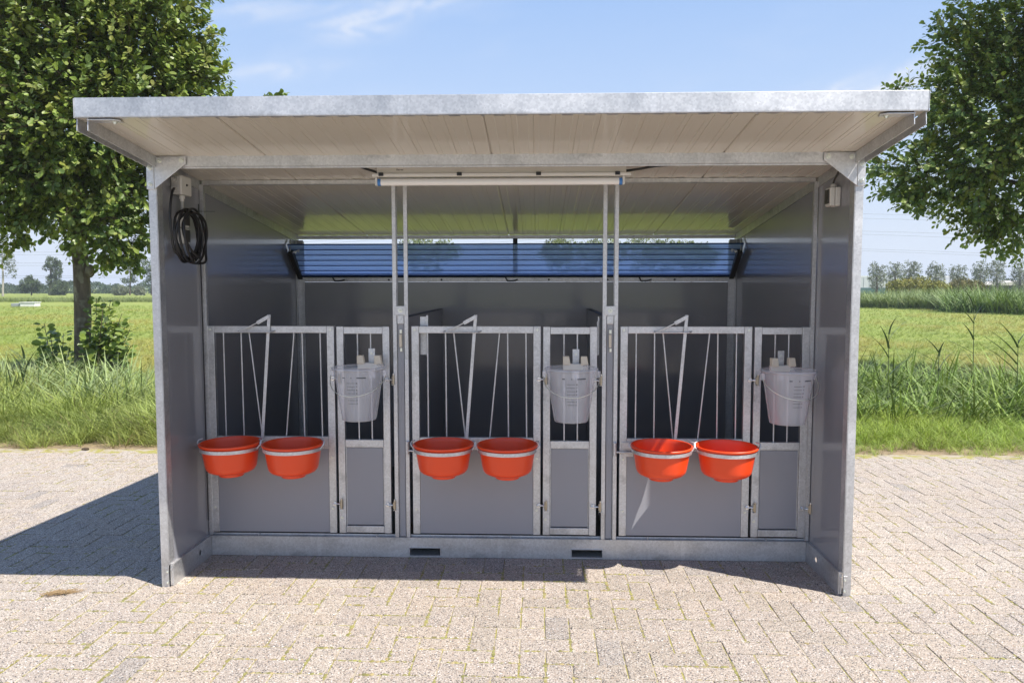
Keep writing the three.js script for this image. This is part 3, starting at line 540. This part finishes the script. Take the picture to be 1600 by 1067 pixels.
function nearTree(name, label, z, lobes, size, perLobe, centre, limbs, trunkPts, r0, r1) {
  const t = thing(name, label, 'tree', [0, 0, 0]);
  mesh('trunk', limb(trunkPts, r0, r1, 40, 20, .16), barkM, t);
  const leaves = [], twigs = [], ppm = F / (CAM[2] - z);
  for (const [u, v, r, dz = 0, dens = 1] of lobes) {
    const C = V3(...atZ(u, v, z + dz)), R = r / ppm, n = Math.round(perLobe * dens * (r / 100) ** 2);
    for (let k = 0; k < n; k++) {
      const d = V3(rr(-1, 1), rr(-1, 1), rr(-1, 1)); if (d.lengthSq() > 1 || d.lengthSq() < .01) { k--; continue; } d.normalize();
      const lump = .58 + .75 * vn(d.x * 2.6 + u, d.y * 2.6 + d.z * 2.1 + v, 0, 47), q = C.clone().addScaledVector(d, R * lump * Math.pow(rnd(), .38));
      const out = d.clone().multiplyScalar(.8).add(q.clone().sub(centre).normalize().multiplyScalar(.7)).add(V3(rr(-.4, .4), rr(-.15, .55), rr(-.4, .4))).normalize();
      spray(leaves, twigs, q, out, rr(.16, .34), 7 + (rnd() * 5 | 0), size);
    }
  }
  for (const l of limbs) mesh('limb', limb(l[0], l[1], l[2], 16, 9, .1), barkM, t);
  const vis = leaves.map((l, i) => { const [u, v] = project(l[2]); return [i, (u > 0 && u < 1600 && v > 0 && v < 420 ? 0 : 1e3) + l[2].distanceTo(camera.position)]; }).sort((a, b) => a[1] - b[1]);
  const near = new Set(vis.slice(0, 300).map(x => x[0])), mats = leafTone.map(c => phy({ color: rgb(...c), roughness: .42, transmission: .42, thickness: 0, ior: 1.38 }));
  for (const i of near) { const m = mesh('leaf', leafGeo, mats[rnd() * 5 | 0], t); leaves[i][0].decompose(m.position, m.quaternion, m.scale); }
  copies('crown', leafGeo, leafM, leaves.filter((_, i) => !near.has(i)), t);
  twigMesh(twigs, t, .004);
}
{ // alder left of the shed
  const z = -7, P = (u, v, dz = 0) => atZ(u, v, z + dz);
  nearTree('alder_tree', 'leafy green alder with bare trunk at the left of the shed', z,
    [[240, 85, 88], [165, 55, 112], [60, 80, 118, .2], [-45, 110, 130], [185, 190, 100, .3], [65, 215, 105, .4], [-45, 250, 110, .2], [128, 275, 78, .2], [205, 300, 66, 0], [20, 300, 60, .1], [260, 165, 88], [190, -70, 130], [50, -90, 140], [292, 108, 44, .1], [286, 60, 33], [185, 365, 40, .1, .8], [215, 375, 34, -.3, .8], [18, 370, 26, .2, .8], [60, 330, 30, 0, .8], [100, 350, 26, .3, .8], [150, 345, 40, .5, .8], [175, 395, 14, .2, 1.2], [418, 158, 5, 0, 6], [100, 140, 150, -1.0, .6], [120, 240, 100, -1.2, .6]],
    0.090, 400, V3(...P(120, 190)),
    [[[P(125, 380), P(150, 320), P(190, 250), P(240, 190)], .07, .02], [[P(125, 370), P(95, 300), P(60, 220), P(10, 150)], .075, .02], [[P(130, 340), P(180, 310, .1), P(228, 290, .2), P(280, 262)], .045, .02], [[P(122, 340), P(125, 250), P(140, 140), P(150, 40)], .09, .02], [[P(122, 330), P(70, 290, .3), P(20, 290, .4)], .04, .012], [[P(124, 360, .1), P(165, 340, .5), P(200, 345, .6)], .03, .01]],
    [[P(129, 640)[0], -.1, z], P(128, 560), P(128, 480), P(126, 420), P(121, 370), P(124, 300), P(128, 220)], .122, .088);
  const q = new THREE.IcosahedronGeometry(.062, 3), a = q.attributes.position; for (let i = 0; i < a.count; i++) { const k = .8 + .4 * vn(a.getX(i) * 30 + 9, a.getY(i) * 30 + a.getZ(i) * 21, 0, 5); a.setXYZ(i, a.getX(i) * k, a.getY(i) * k * 1.5, a.getZ(i) * k); } q.computeVertexNormals();
  const t = scene.children[scene.children.length - 1]; mesh('burl', fin(q.translate(...P(140, 424, .02))), barkM, t);
}
{ // alder at the right edge
  const z = -8, P = (u, v, dz = 0) => atZ(u, v, z + dz);
  nearTree('alder_tree', 'dark shaded alder crown hanging in from the right edge', z,
    [[1650, 30, 150], [1588, 60, 60], [1525, 100, 52, .1], [1570, 180, 98, .1], [1480, 165, 42, .3], [1440, 158, 30, .2, .7], [1410, 150, 15, .2, .9], [1510, 245, 82, .2], [1430, 268, 46, .3, .9], [1390, 262, 26, .3, .7], [1368, 258, 14, .3, .8], [1440, 305, 34, .2, .8], [1400, 315, 14, .2, .7], [1540, 310, 64, .1], [1572, 350, 40, .2], [1660, 230, 130, .1], [1500, 40, 14, 0, 1], [1470, 55, 16, 0, .8], [1690, -90, 160], [1780, 120, 170], [1640, 140, 140, -1, .6], [1500, 70, 30, 0, .9]],
    0.084, 360, V3(...P(1680, 170)),
    [[[P(1740, 330), P(1650, 300), P(1560, 280), P(1460, 265)], .06, .012], [[P(1740, 300), P(1660, 220), P(1580, 150), P(1520, 90)], .07, .012], [[P(1740, 280), P(1700, 120), P(1650, 0)], .09, .02]],
    [[P(1745, 640)[0], -.1, z], P(1745, 520), P(1742, 400), P(1740, 280), P(1735, 150), P(1730, 20)], .17, .07);
}
function shoots(label, z, list, lean) {               // leafy young stems from the tree foot
  const t = thing('alder_shoots', label, 'shrub'), leaves = [], st = [];
  for (const [u0, u1, v1] of list) {
    const a = V3(...atZ(u0, 640, z + rr(-.2, .2))); a.y = -.03; const b = V3(...atZ(u1, v1, z + rr(-.25, .25)));
    st.push(limb([a.toArray(), a.clone().lerp(b, .5).add(V3(rr(-.04, .04), .05, 0)).toArray(), b.toArray()], .010, .004, 8, 5));
    const n = Math.round(a.distanceTo(b) * 34);
    for (let k = 0; k < n; k++) { const s = .22 + .78 * k / n, p = a.clone().lerp(b, s), an = k * 2.4 + u0, d = V3(Math.cos(an), rr(.05, .5), Math.sin(an)).normalize(); p.addScaledVector(d, rr(.02, .07)); leaves.push([basis(p, d, V3(rr(-1, 1), .7, rr(.1, 1.3)), rr(.085, .15) * (1.1 - .3 * s), 1.05), jit(leafTone[rnd() * 3 | 0]), p]); }
  }
  mesh('stem', st, twigM, t);
  const mats = leafTone.slice(0, 3).map(c => phy({ color: rgb(...c), roughness: .42, transmission: .42, thickness: 0, ior: 1.38 }));
  leaves.forEach((l, i) => { if (i < 300) { const m = mesh('leaf', leafGeo, mats[i % 3], t); l[0].decompose(m.position, m.quaternion, m.scale); } });
  if (leaves.length > 300) copies('foliage', leafGeo, leafM, leaves.slice(300), t);
}
shoots('small clump of leafy shoots left of the alder trunk', -6.8, [[84, 68, 505], [88, 78, 520], [95, 98, 520], [100, 108, 545], [90, 75, 540], [95, 88, 555], [104, 104, 560], [86, 66, 550]]);
shoots('larger clump of leafy shoots right of the alder trunk', -6.75, [[140, 150, 466], [150, 172, 470], [155, 190, 490], [160, 202, 515], [150, 178, 500], [145, 158, 500], [165, 204, 540], [150, 168, 525], [142, 140, 520], [155, 185, 530], [160, 192, 560], [150, 160, 480], [148, 145, 540], [155, 175, 550], [160, 196, 505], [145, 165, 512]]);

// ----- grass
function bladeTris(T, x, z, h, w, ang, lean, curl, seg = 3, kink = 0) {
  const dx = Math.cos(ang), dz = Math.sin(ang), px = -dz, pz = dx, pt = t => { const o = lean * t + curl * t * t; return [x + dx * o * h, h * (t - .28 * curl * t * t - kink * t * t * t), z + dz * o * h]; };
  for (let s = 0; s < seg; s++) {
    const t0 = s / seg, t1 = (s + 1) / seg, a = pt(t0), b = pt(t1), w0 = w * (1 - t0 * t0 * .9) / 2, w1 = w * (1 - t1 * t1) / 2;
    const A = [a[0] - px * w0, a[1], a[2] - pz * w0], B = [a[0] + px * w0, a[1], a[2] + pz * w0], C = [b[0] + px * w1, b[1], b[2] + pz * w1], D = [b[0] - px * w1, b[1], b[2] - pz * w1];
    T.push([A, B, C]); if (s < seg - 1) T.push([A, C, D]);
  }
}
function tuft(n, spread, w, lean, curl, seg = 3) { const T = []; for (let k = 0; k < n; k++) bladeTris(T, rr(-spread, spread), rr(-spread, spread), rr(.5, 1), w * rr(.6, 1.2), rr(0, 6.283), rr(0, lean), rr(0, curl), seg); return tris(T); }
const wedge = (x, z) => { const u = project(V3(x, .1, z))[0]; return (u > -140 && u < 330) || (u > 1250 && u < 1760) || (u > -400 && u < 2000 && rnd() < .35); };
const fine = [tuft(14, .12, .022, .9, 1.1), tuft(14, .12, .020, .6, 1.4), tuft(12, .14, .026, 1.2, .9)];
const tall = [tuft(8, .14, .030, 1.0, 1.0, 5), tuft(7, .16, .040, .7, 1.4, 5)];
const lists = () => fine.map(() => []);
{ // verge: fine grass, left and right
  const L = lists();
  for (let k = 0; k < 48000; k++) {
    const x = rr(-12, 12), z = -rr(2.5, 7.6); if (!wedge(x, z) || z > edgeZ(x) - (x < 0 ? .14 : .02) - .38 * sstep(.3, .9, fbm(x * 2.2, 3, 0, 19, 3)) + (rnd() < .06 ? .15 : 0)) continue;
    const left = x < 0, d = -z - 2.62, pat = vn(x * 1.5, z * 1.5, 0, 28);
    if (!left && d > 2.2 && rnd() < .5) continue;
    let h = left ? lerp(.13, .40, sstep(0, 1.1, d)) * rr(.55, 1.3) : lerp(.09, .22, sstep(0, .8, d)) * rr(.6, 1.35); h *= .75 + .5 * pat;
    if (d > 3.2) h *= .6;
    const c = left ? [lerp(.28, .38, pat), lerp(.37, .43, pat), lerp(.095, .10, pat)] : [lerp(.29, .39, pat), lerp(.41, .47, pat), .065];
    const dry = rnd() < .05 + .25 * sstep(.35, 0, d); L[rnd() * 3 | 0].push([mat4(x, -.02, z, 0, rr(0, 6.28), 0, h * rr(.8, 1.3), h, h * rr(.8, 1.3)), jit(dry ? [.28, .22, .11] : c, .25)]);
  }
  L.forEach((l, i) => copies('verge_grass', fine[i], grassM, l));
}
{ // tall bank grass behind the verge
  const L = [[], []];
  for (let k = 0; k < 9000; k++) {
    const x = rr(-12, 12), left = x < 0, z = left ? -rr(4.1, 6.3) : -rr(3.9, 5.9); if (!wedge(x, z)) continue;
    const pat = vn(x * .9 + 3, z * .9, 0, 38); if (rnd() > (left ? .38 : .66) * (.2 + pat * 1.1)) continue;
    const h = (left ? rr(.35, .8) : rr(.35, .92)) * (.7 + .5 * pat);
    L[rnd() * 2 | 0].push([mat4(x, -.03, z, 0, rr(0, 6.28), 0, h * .9, h, h * .9), jit(left ? [.25, .32, .13] : [.20, .285, .055], .5)]);
  }
  L.forEach((l, i) => copies('bank_grass', tall[i], grassM, l));
}
{ // grazed field
  const L = lists();
  for (let k = 0; k < 150000; k++) {
    const d = 7 + 50 * Math.pow(rnd(), 1.7), z = CAM[2] - d - 3, x = CAM[0] + rr(-.85, .85) * (d + 4); if (z > -5.8 || !wedge(x, z)) continue;
    if (rnd() > clamp(3.2 / Math.sqrt(d)) * .75) continue;
    const pat = fbm(x * .35, z * .22, 0, 48, 3), p2 = vn(x * 2, z * 1.2, 0, 49), h = rr(.05, .13) * (.6 + pat) * (1 + d / 60), dry = sstep(.42, .62, pat);
    L[rnd() * 3 | 0].push([mat4(x, -.035, z, 0, rr(0, 6.28), 0, h * 1.6, h, h * 1.6), jit([lerp(.24, .36, dry), lerp(.31, .34, dry), lerp(.045, .07, dry)], .22)]);
  }
  L.forEach((l, i) => copies('field_grass', fine[i], grassM, l));
}
function reedBed(n, place, h0, h1, col) { const L = [[], []]; for (let k = 0; k < n; k++) { const [x, z] = place(), h = rr(h0, h1) * (.72 + .5 * fbm(x * .35, z * .2, 0, 88, 3)), s = h * .9; L[k % 2].push([mat4(x, -.03, z, 0, rr(0, 6.28), 0, s, h, s), jit(col, .28)]); } L.forEach((l, i) => copies('reed_bed', tall[i], grassM, l)); }
reedBed(5200, () => { const t = rnd(), u = lerp(1300, 1680, t), d = lerp(58, 42, t) + rr(0, 9), p = atZ(u, 470, CAM[2] - d); return [p[0], p[2]]; }, 1.0, 1.65, [.25, .32, .11]);
reedBed(900, () => { const t = rnd(), u = lerp(1475, 1720, t), d = lerp(46, 38, t) + rr(0, 6), p = atZ(u, 470, CAM[2] - d); return [p[0], p[2]]; }, 1.2, 2.0, [.19, .28, .07]);
reedBed(3500, () => { const u = rr(-120, 300), d = rr(76, 84), p = atZ(u, 470, CAM[2] - d); return [p[0], p[2]]; }, .5, .85, [.21, .26, .07]);
// single tall reeds that stand out
function reed(label, u, v0, v1, z, blades, group) {
  const t = thing('reed_plant', label, 'reed', [0, 0, 0], group), a = V3(...atZ(u, v0, z)), b = V3(...atZ(u + 2, v1, z)); a.y = -.03;
  mesh('stem', limb([a.toArray(), a.clone().lerp(b, .5).toArray(), b.toArray()], .006, .003, 6, 6), std({ color: rgb(.07, .10, .035), roughness: .7 }), t);
  for (const [s, ang, len, lean] of blades) { const T = []; bladeTris(T, 0, 0, len, .028, ang, lean, .35, 5); const m = mesh('blade', tris(T), phy({ color: rgb(.05, .085, .03), roughness: .55, transmission: .25, thickness: 0 }), t); m.position.copy(a.clone().lerp(b, s)); }
}
reed('tallest reed standing alone over the field right of the shed', 1521, 640, 480, -4.6, [[.98, 2.9, .28, .25], [.86, 3.1, .24, .6], [.88, .3, .25, .15], [.72, 2.8, .22, .5], [.60, 3.14, .30, 1.7], [.42, 3.0, .26, 1.9], [.95, 4.5, .2, .1]]);
reed('dark reed with two long blades close beside the right shed post', 1388, 640, 515, -4.5, [[.95, 1.2, .22, .1], [.9, .3, .3, .5], [.7, 3.0, .3, .5], [.8, 2.6, .3, .25], [.5, .1, .3, .7]]);
reed('dark reed with level blades between the shed post and the tallest reed', 1466, 640, 545, -4.5, [[.95, 2.9, .2, .7], [.8, 3.1, .24, 1.5], [.7, .2, .3, .3], [.6, 3.1, .26, 1.6], [.9, 1.4, .2, .1]]);
reed('dark reed fanning its blades at the right edge', 1590, 640, 530, -4.5, [[.9, 2.8, .34, .6], [.8, 3.0, .36, .8], [.95, .2, .2, .3], [.7, 2.9, .4, 1.0], [.6, 3.1, .4, .9]]);
reed('dark reed clump at the far left edge of the verge', 35, 650, 556, -4.9, [[.95, 1.3, .2, .1], [.8, 2.7, .35, .3], [.7, 3.0, .35, .3], [.6, .2, .4, .2], [.9, 2.9, .2, .5], [.5, 1.2, .3, .2]]);

// ----- joint moss and straw on the paving
{
  const L = [], mossG = new THREE.IcosahedronGeometry(1, 1), a = .1055; { const q = mossG.attributes.position; for (let i = 0; i < q.count; i++) { const k = .75 + .5 * vn(q.getX(i) * 2.3 + 7, q.getZ(i) * 2.3 + q.getY(i) * 3, 0, 3); q.setXYZ(i, q.getX(i) * k, q.getY(i) * k * .36, q.getZ(i) * k); } mossG.computeVertexNormals(); }
  const mossM = std({ color: rgb(1, 1, 1), roughness: 1 });
  for (let k = 0; k < 42000; k++) {
    const i = Math.floor(rr(-44, 46)), j = Math.floor(rr(-24, 18)), kk = (((i - j) % 4) + 4) % 4; let x, z;
    if (kk === 0) { x = i * a + rr(0, 2 * a); z = j * a; } else if (kk === 1) { x = (i + 1) * a; z = j * a + rr(0, a); } else if (kk === 2) { x = i * a; z = (j - 1) * a + rr(0, 2 * a); } else { x = i * a + rr(0, a); z = j * a; }
    const dens = sstep(.40, .66, fbm(x * 3.4 + 9, z * 3.4, 0, 58, 4)) * lerp(1, .35, sstep(.6, 1.6, x)); if (rnd() > dens || (z < .05 && z > -1.7 && Math.abs(x) < 1.7) || z < edgeZ(x)) continue;
    const s = rr(.003, .0085); L.push([mat4(x + rr(-.003, .003), -.0022, z + rr(-.003, .003), 0, rr(0, 6.28), 0, s * 1.2, s * rr(.7, 1.2), s * 1.2), jit(rnd() < .3 ? [.27, .225, .115] : [.215, .20, .07], .3)]);
  }
  copies('joint_moss', mossG, mossM, L);
  const S = [], strawG = new THREE.BoxGeometry(1, .03, .03);
  const straw = (x, z, l) => S.push([mat4(x, rr(.001, .005), z, 0, rr(0, 6.28), rr(-.05, .05), l, .05, .05), jit([.42, .33, .17], .3)]);
  for (let k = 0; k < 2600; k++) { const x = rr(-6, 6), z = edgeZ(x) - .30 + Math.pow(rnd(), 2.2) * (x < 0 ? 1.15 : .6); if (x < 0 || rnd() < .4) straw(x, z, rr(.02, .07)); }
  for (let k = 0; k < 160; k++) straw(rr(-5, 4), rr(-2.4, 1.5), rr(.015, .05));
  copies('straw', strawG, std({ color: rgb(1, 1, 1), roughness: .8 }), S);
  const w = thing('straw_wisp', 'tan wisp of dried grass lying on paving before the left post', 'straw', [-2.135, .002, .556]), W = [];
  for (let k = 0; k < 130; k++) { const t = rr(-.08, .08) * rr(.3, 1), x = t + rr(-.02, .02), z = -.3 * t + rr(-.03, .03) * rr(0, 1), an = rr(-1.2, .9); W.push(rod([x - .018 * Math.cos(an), rr(0, .012), z - .018 * Math.sin(an)], [x + .018 * Math.cos(an), rr(0, .014), z + .018 * Math.sin(an)], .0013, 3)); }
  mesh('dry_stalks', W, std({ color: rgb(.36, .25, .13), roughness: .9 }), w);
  const st = thing('clod', 'small dark clod at the grass edge left of the shed', 'clod', [-3.967, .005, -2.66]);
  const cg = new THREE.IcosahedronGeometry(.026, 2); { const p = cg.attributes.position; for (let i = 0; i < p.count; i++) { const k = .8 + .5 * vn(p.getX(i) * 40 + 9, p.getY(i) * 40 + p.getZ(i) * 31, 0, 5); p.setXYZ(i, p.getX(i) * k * 1.2, p.getY(i) * k * .6, p.getZ(i) * k); } cg.computeVertexNormals(); }
  mesh('lump', cg, std({ color: rgb(.07, .05, .03), roughness: 1 }), st);
}

// ----- far trees
function clumpGeo(n, s) { const T = []; for (let k = 0; k < n; k++) { const p = V3(rr(-1, 1), rr(-1, 1), rr(-1, 1)).multiplyScalar(.5), a = V3(rr(-1, 1), rr(-.6, .6), rr(-1, 1)).normalize().multiplyScalar(s), b = V3(rr(-1, 1), rr(-.6, .6), rr(-1, 1)).normalize().multiplyScalar(s * .7); const q = [p.clone().sub(a), p.clone().add(b), p.clone().add(a), p.clone().sub(b)].map(v => v.toArray()); T.push([q[0], q[1], q[2]], [q[0], q[2], q[3]]); } return tris(T); }
const clump = clumpGeo(9, .28);
const farLeafM = phy({ color: rgb(1, 1, 1), roughness: .7, transmission: .3, thickness: 0, ior: 1.3 });
const farLeafV = phy({ color: rgb(1, 1, 1), vertexColors: true, roughness: .7, transmission: .3, thickness: 0, ior: 1.3 });
function baked(geo, list) {                           // copies of a clump joined into one geometry with vertex colours
  const P = geo.attributes.position, N = geo.attributes.normal, n = P.count, pos = new Float32Array(n * list.length * 3), nor = new Float32Array(pos.length), col = new Float32Array(pos.length), v = V3(), m3 = new THREE.Matrix3();
  list.forEach(([m, c], i) => { m3.getNormalMatrix(m); for (let k = 0; k < n; k++) { const o = 3 * (i * n + k); v.fromBufferAttribute(P, k).applyMatrix4(m).toArray(pos, o); v.fromBufferAttribute(N, k).applyMatrix3(m3).normalize().toArray(nor, o); c.toArray(col, o); } });
  const g = new THREE.BufferGeometry(); g.setAttribute('position', new THREE.BufferAttribute(pos, 3)); g.setAttribute('normal', new THREE.BufferAttribute(nor, 3)); g.setAttribute('color', new THREE.BufferAttribute(col, 3)); return g;
}
function farTree(name, label, cat, z, trunk, lobes, col, n, group, size = .45, tw = .14) {
  const t = thing(name, label, cat, [0, 0, 0], group), L = [], ppm = F / (CAM[2] - z);
  if (trunk) { const [u0, u1, v1] = trunk, b = atZ(u1, v1, z), a = [atZ(u0, 460, z)[0], -.1, z]; mesh('trunk', limb([a, [(a[0] + b[0]) / 2 + .1, b[1] * .5, z], b], tw, tw * .4, 8, 7, .2), trunk[3] || twigM, t); }
  const area = lobes.reduce((s, l) => s + l[2] * l[3], 0);
  for (const [u, v, ru, rv, dens = 1] of lobes) {
    const C = V3(...atZ(u, v, z)), m = Math.round(n * dens * ru * rv / area);
    for (let k = 0; k < m; k++) { const d = V3(rr(-1, 1), rr(-1, 1), rr(-1, 1)); if (d.lengthSq() > 1) { k--; continue; } const l = .75 + .55 * vn(d.x * 3 + u, d.y * 3 + v + d.z * 2, 0, 66); d.multiplyScalar(l * Math.pow(d.length(), -.3)); L.push([mat4(C.x + d.x * ru / ppm, Math.max(.1, C.y + d.y * rv / ppm), z + d.z * ru / ppm * .9, rr(0, 3), rr(0, 3), rr(0, 3), size * rr(.7, 1.2)), jit(col, .3)]); }
  }
  const c = mesh('crown', baked(clump, L), farLeafM, t); t.children[t.children.length - 1].material = farLeafV;
}
const dg = [.07, .105, .035], gg = [.10, .135, .055], yg = [.16, .19, .055], wg = [.20, .225, .14], pale = std({ color: rgb(.32, .30, .26), roughness: .9 });
farTree('birch_tree', 'slender pale-trunked tree at the far left edge', 'tree', -120, [3, 2, 392, pale], [[10, 405, 12, 16, .35], [16, 425, 8, 14, .35], [4, 385, 10, 10, .4]], wg, 420, null, .45, .2);
farTree('field_tree', 'round dark tree beyond the field, second from the left edge', 'tree', -138, [48, 47, 440], [[46, 445, 15, 10], [45, 437, 7, 7], [36, 450, 8, 7], [56, 448, 8, 8]], dg, 700);
farTree('field_tree', 'tall ragged tree between the round dark tree and the alder trunk', 'tree', -140, [77, 78, 415, std({ color: rgb(.16, .13, .09), roughness: .9 })], [[80, 412, 9, 10], [88, 422, 7, 16], [76, 404, 5, 4, .7], [70, 418, 5, 5, .6], [80, 438, 8, 10]], gg, 700, null, .45, .3);
farTree('field_bush', 'rounded bush at the foot of the tall ragged tree', 'bush', -137, null, [[92, 450, 12, 12], [86, 455, 12, 8], [100, 448, 6, 8]], gg, 520);
farTree('field_tree', 'slim open tree between the alder trunk and the shed', 'tree', -140, [202, 202, 402], [[196, 415, 9, 8, .6], [205, 418, 6, 14, .6], [200, 438, 11, 6, .7], [194, 405, 6, 4, .4], [208, 436, 6, 5, .6]], gg, 460, null, .45, .16);
farTree('field_tree', 'tree partly hidden by the left shed post', 'tree', -141, [236, 236, 405], [[228, 415, 8, 10, .7], [232, 430, 9, 12, .8], [222, 402, 6, 6, .5], [244, 420, 14, 20, .8]], gg, 520, null, .45, .2);
farTree('field_bush', 'pale round bush right of the alder trunk', 'bush', -136, null, [[186, 454, 12, 8]], wg, 320);
farTree('field_bush', 'pale round bush close to the left shed post', 'bush', -136, null, [[216, 455, 10, 8]], wg, 300);
{
  const U = [[1370, 411], [1399, 411], [1425, 408], [1463, 411], [1497, 413], [1532, 409], [1558, 408], [1594, 412]], W = ['first willow from the right shed post in the far row', 'second willow from the right shed post in the far row', 'third willow from the shed post, tallest of the near five', 'fourth willow from the shed post, behind the yellowish bush', 'fifth willow from the shed post, before the white gable', 'sixth willow from the shed post, behind the low shed', 'seventh willow from the shed post, dark at its foot', 'last willow of the far row, at the right edge'];
  U.forEach(([u, v], i) => farTree('willow_tree', W[i], 'tree', -138 - i * .7, [u, u, 430], [[u - 5, v + 12, 8, 13, .8], [u + 6, v + 13, 8, 12, .8], [u, v + 22, 12, 12], [u, v + 34, 11, 8], [u - 2 + i % 3 * 3, v + 5, 4, 7, .6]], wg, 430, 'pollard willows in a row beyond the field', .42, .3));
}
farTree('field_bush', 'wide yellowish bush behind the reeds right of the shed', 'bush', -70, null, [[1425, 446, 26, 12], [1460, 448, 22, 9], [1400, 450, 14, 10]], [.25, .245, .05], 800, null, .34);
farTree('field_bush', 'brownish green bush right of the wide yellowish bush', 'bush', -72, null, [[1505, 447, 22, 11], [1525, 450, 14, 9]], [.19, .175, .06], 480, null, .34);
farTree('poplar_tree', 'tree top in the rear slit, left of the centre mullion', 'tree', -110, [668, 668, 400], [[655, 389, 34, 19], [695, 391, 24, 16], [638, 396, 18, 14], [665, 420, 30, 18, .6]], yg, 1300);
farTree('poplar_tree', 'tree top in the rear slit, first right of the centre mullion', 'tree', -112, [885, 885, 400], [[880, 390, 34, 20], [868, 394, 26, 20], [885, 420, 30, 18, .6]], yg, 1100);
farTree('poplar_tree', 'tree top in the rear slit, behind the right bay posts', 'tree', -113, [938, 938, 400], [[935, 390, 32, 20], [958, 394, 20, 18], [935, 420, 30, 18, .6]], yg, 1100);
farTree('poplar_tree', 'tree top in the rear slit, right of the right bay posts', 'tree', -112, [1015, 1015, 400], [[1008, 390, 34, 20], [1042, 393, 30, 20], [1020, 420, 34, 18, .6]], yg, 1200);
farTree('poplar_tree', 'tree top at the right end of the rear slit', 'tree', -114, [1080, 1080, 400], [[1075, 395, 34, 20], [1100, 398, 24, 20], [1085, 420, 30, 16, .6]], yg, 1100);
{ // far wood as one mass
  const L = [];
  for (let k = 0; k < 9000; k++) { const u = rnd() < .62 ? rr(-250, 360) : rr(1230, 1850), z = -rr(172, 200), right = u > 800, top = right ? 436 + 8 * vn(u * .05, 2, 0, 9) : 436 + 12 * vn(u * .035, 1, 0, 9) + 4 * vn(u * .15, 1, 0, 8), v = lerp(top, 462, Math.pow(rnd(), 1.4)), p = atZ(u, v, z); L.push([mat4(p[0], Math.max(.1, p[1]), z, rr(0, 3), rr(0, 3), rr(0, 3), rr(.5, .9)), jit([.065, .10, .05], .3)]); }
  copies('far_wood', clump, farLeafM, L);
}
// ----- far buildings, trough, wires
{
  const z = -158, X = u => atZ(u, 440, z)[0], Y = v => atZ(1420, v, z)[1], b = thing('long_barn', 'long low white-roofed barn behind the willows', 'barn');
  mesh('wall', box(X(1290), X(1500), -.2, Y(433.5), z - 14, z, .02), std({ color: rgb(.52, .54, .58), roughness: .6 }), b);
  mesh('plinth', box(X(1290), X(1500), -.2, Y(449.5), z + .005, z + .06, .01), std({ color: rgb(.05, .12, .12), roughness: .7 }), b);
  const seams = []; for (let u = 1296; u < 1500; u += 9) seams.push(box(X(u), X(u) + .09, Y(449.5), Y(433.5), z + .005, z + .05, .01)); mesh('wall_seam', seams, std({ color: rgb(.42, .44, .48), roughness: .6 }), b);
  const rf = prism([[X(1288), Y(433)], [X(1502), Y(433)], [X(1496), Y(431)], [X(1292), Y(431)]], 14, 0); mesh('roof', fin(rf.translate(0, 0, z - 14)), std({ color: rgb(.72, .73, .74), roughness: .5 }), b);
  const z2 = -150, X2 = u => atZ(u, 440, z2)[0], Y2 = v => atZ(1540, v, z2)[1], c = thing('low_shed', 'low dark shed with pale roof behind the last willows', 'shed');
  mesh('wall', box(X2(1520), X2(1660), -.2, Y2(445), z2 - 10, z2, .02), std({ color: rgb(.10, .10, .10), roughness: .8 }), c);
  mesh('roof', [fin(prism([[X2(1510), Y2(446)], [X2(1660), Y2(446)], [X2(1660), Y2(438)], [X2(1600), Y2(438)], [X2(1560), Y2(443)]], 10.6, 0).translate(0, 0, z2 - 10))], std({ color: rgb(.50, .47, .43), roughness: .6 }), c);
  mesh('roof_edge', [bar([X2(1517), Y2(437), z2 + .4], [X2(1528), Y2(446), z2 + .4], .25, .3)], std({ color: rgb(.75, .75, .74), roughness: .5 }), c);
  const tz = -53, tx = u => atZ(u, 475, tz)[0], t = thing('field_trough', 'white water trough lying in the field at the left', 'trough');
  mesh('tank', [box(tx(30), tx(53), -.02, .30, tz - .7, tz, .03)], std({ color: rgb(.70, .70, .68), roughness: .5 }), t); mesh('ramp', [box(tx(15), tx(30) - .01, -.02, .26, tz - .7, tz - .06, .03)], std({ color: rgb(.30, .32, .34), roughness: .6 }), t);
  mesh('rim', [box(tx(29), tx(54), .301, .35, tz - .74, tz + .04, .01)], std({ color: rgb(.76, .76, .75), roughness: .5 }), t);
  const wireM = std({ color: rgb(.22, .23, .25), roughness: .6 }), wires = [[394, 334, 341], [398, 341, 349], [411, 361, 369], [415, 366, 376], [431, 389, 398], [434, 392, 402]], WL = ['uppermost wire of the power line', 'second wire from the top of the power line', 'third wire from the top of the power line', 'third wire from the bottom of the power line', 'second wire from the bottom of the power line', 'lowest wire of the power line'];
  wires.forEach(([a, m, e], i) => { const z = -230; tag(mesh('power_line', tube([[-300, a + 1], [0, a], [250, a - 2], [700, lerp(a, m, .55)], [1100, m - 3], [1345, m], [1600, e], [1900, e + 12]].map(([u, v]) => atZ(u, v, z)), .036, 60, false, 5), wireM), WL[i] + ' across the sky', 'power line', 'wires of the power line'); });
  const fw = tag(mesh('fence_wire', [tube([[-200, 553], [120, 555], [320, 556]].map(([u, v]) => atZ(u, v, -6.4)), .0016, 20, false, 4)], darkSteel), 'thin fence wire across the field left of the shed', 'fence wire', 'field fence wires');
  const fw2 = tag(mesh('fence_wire', [tube([[1280, 556], [1480, 555], [1750, 551]].map(([u, v]) => atZ(u, v, -6.4)), .0016, 20, false, 4)], darkSteel), 'thin fence wire across the field right of the shed', 'fence wire', 'field fence wires');
}
renderer.render(scene, camera);
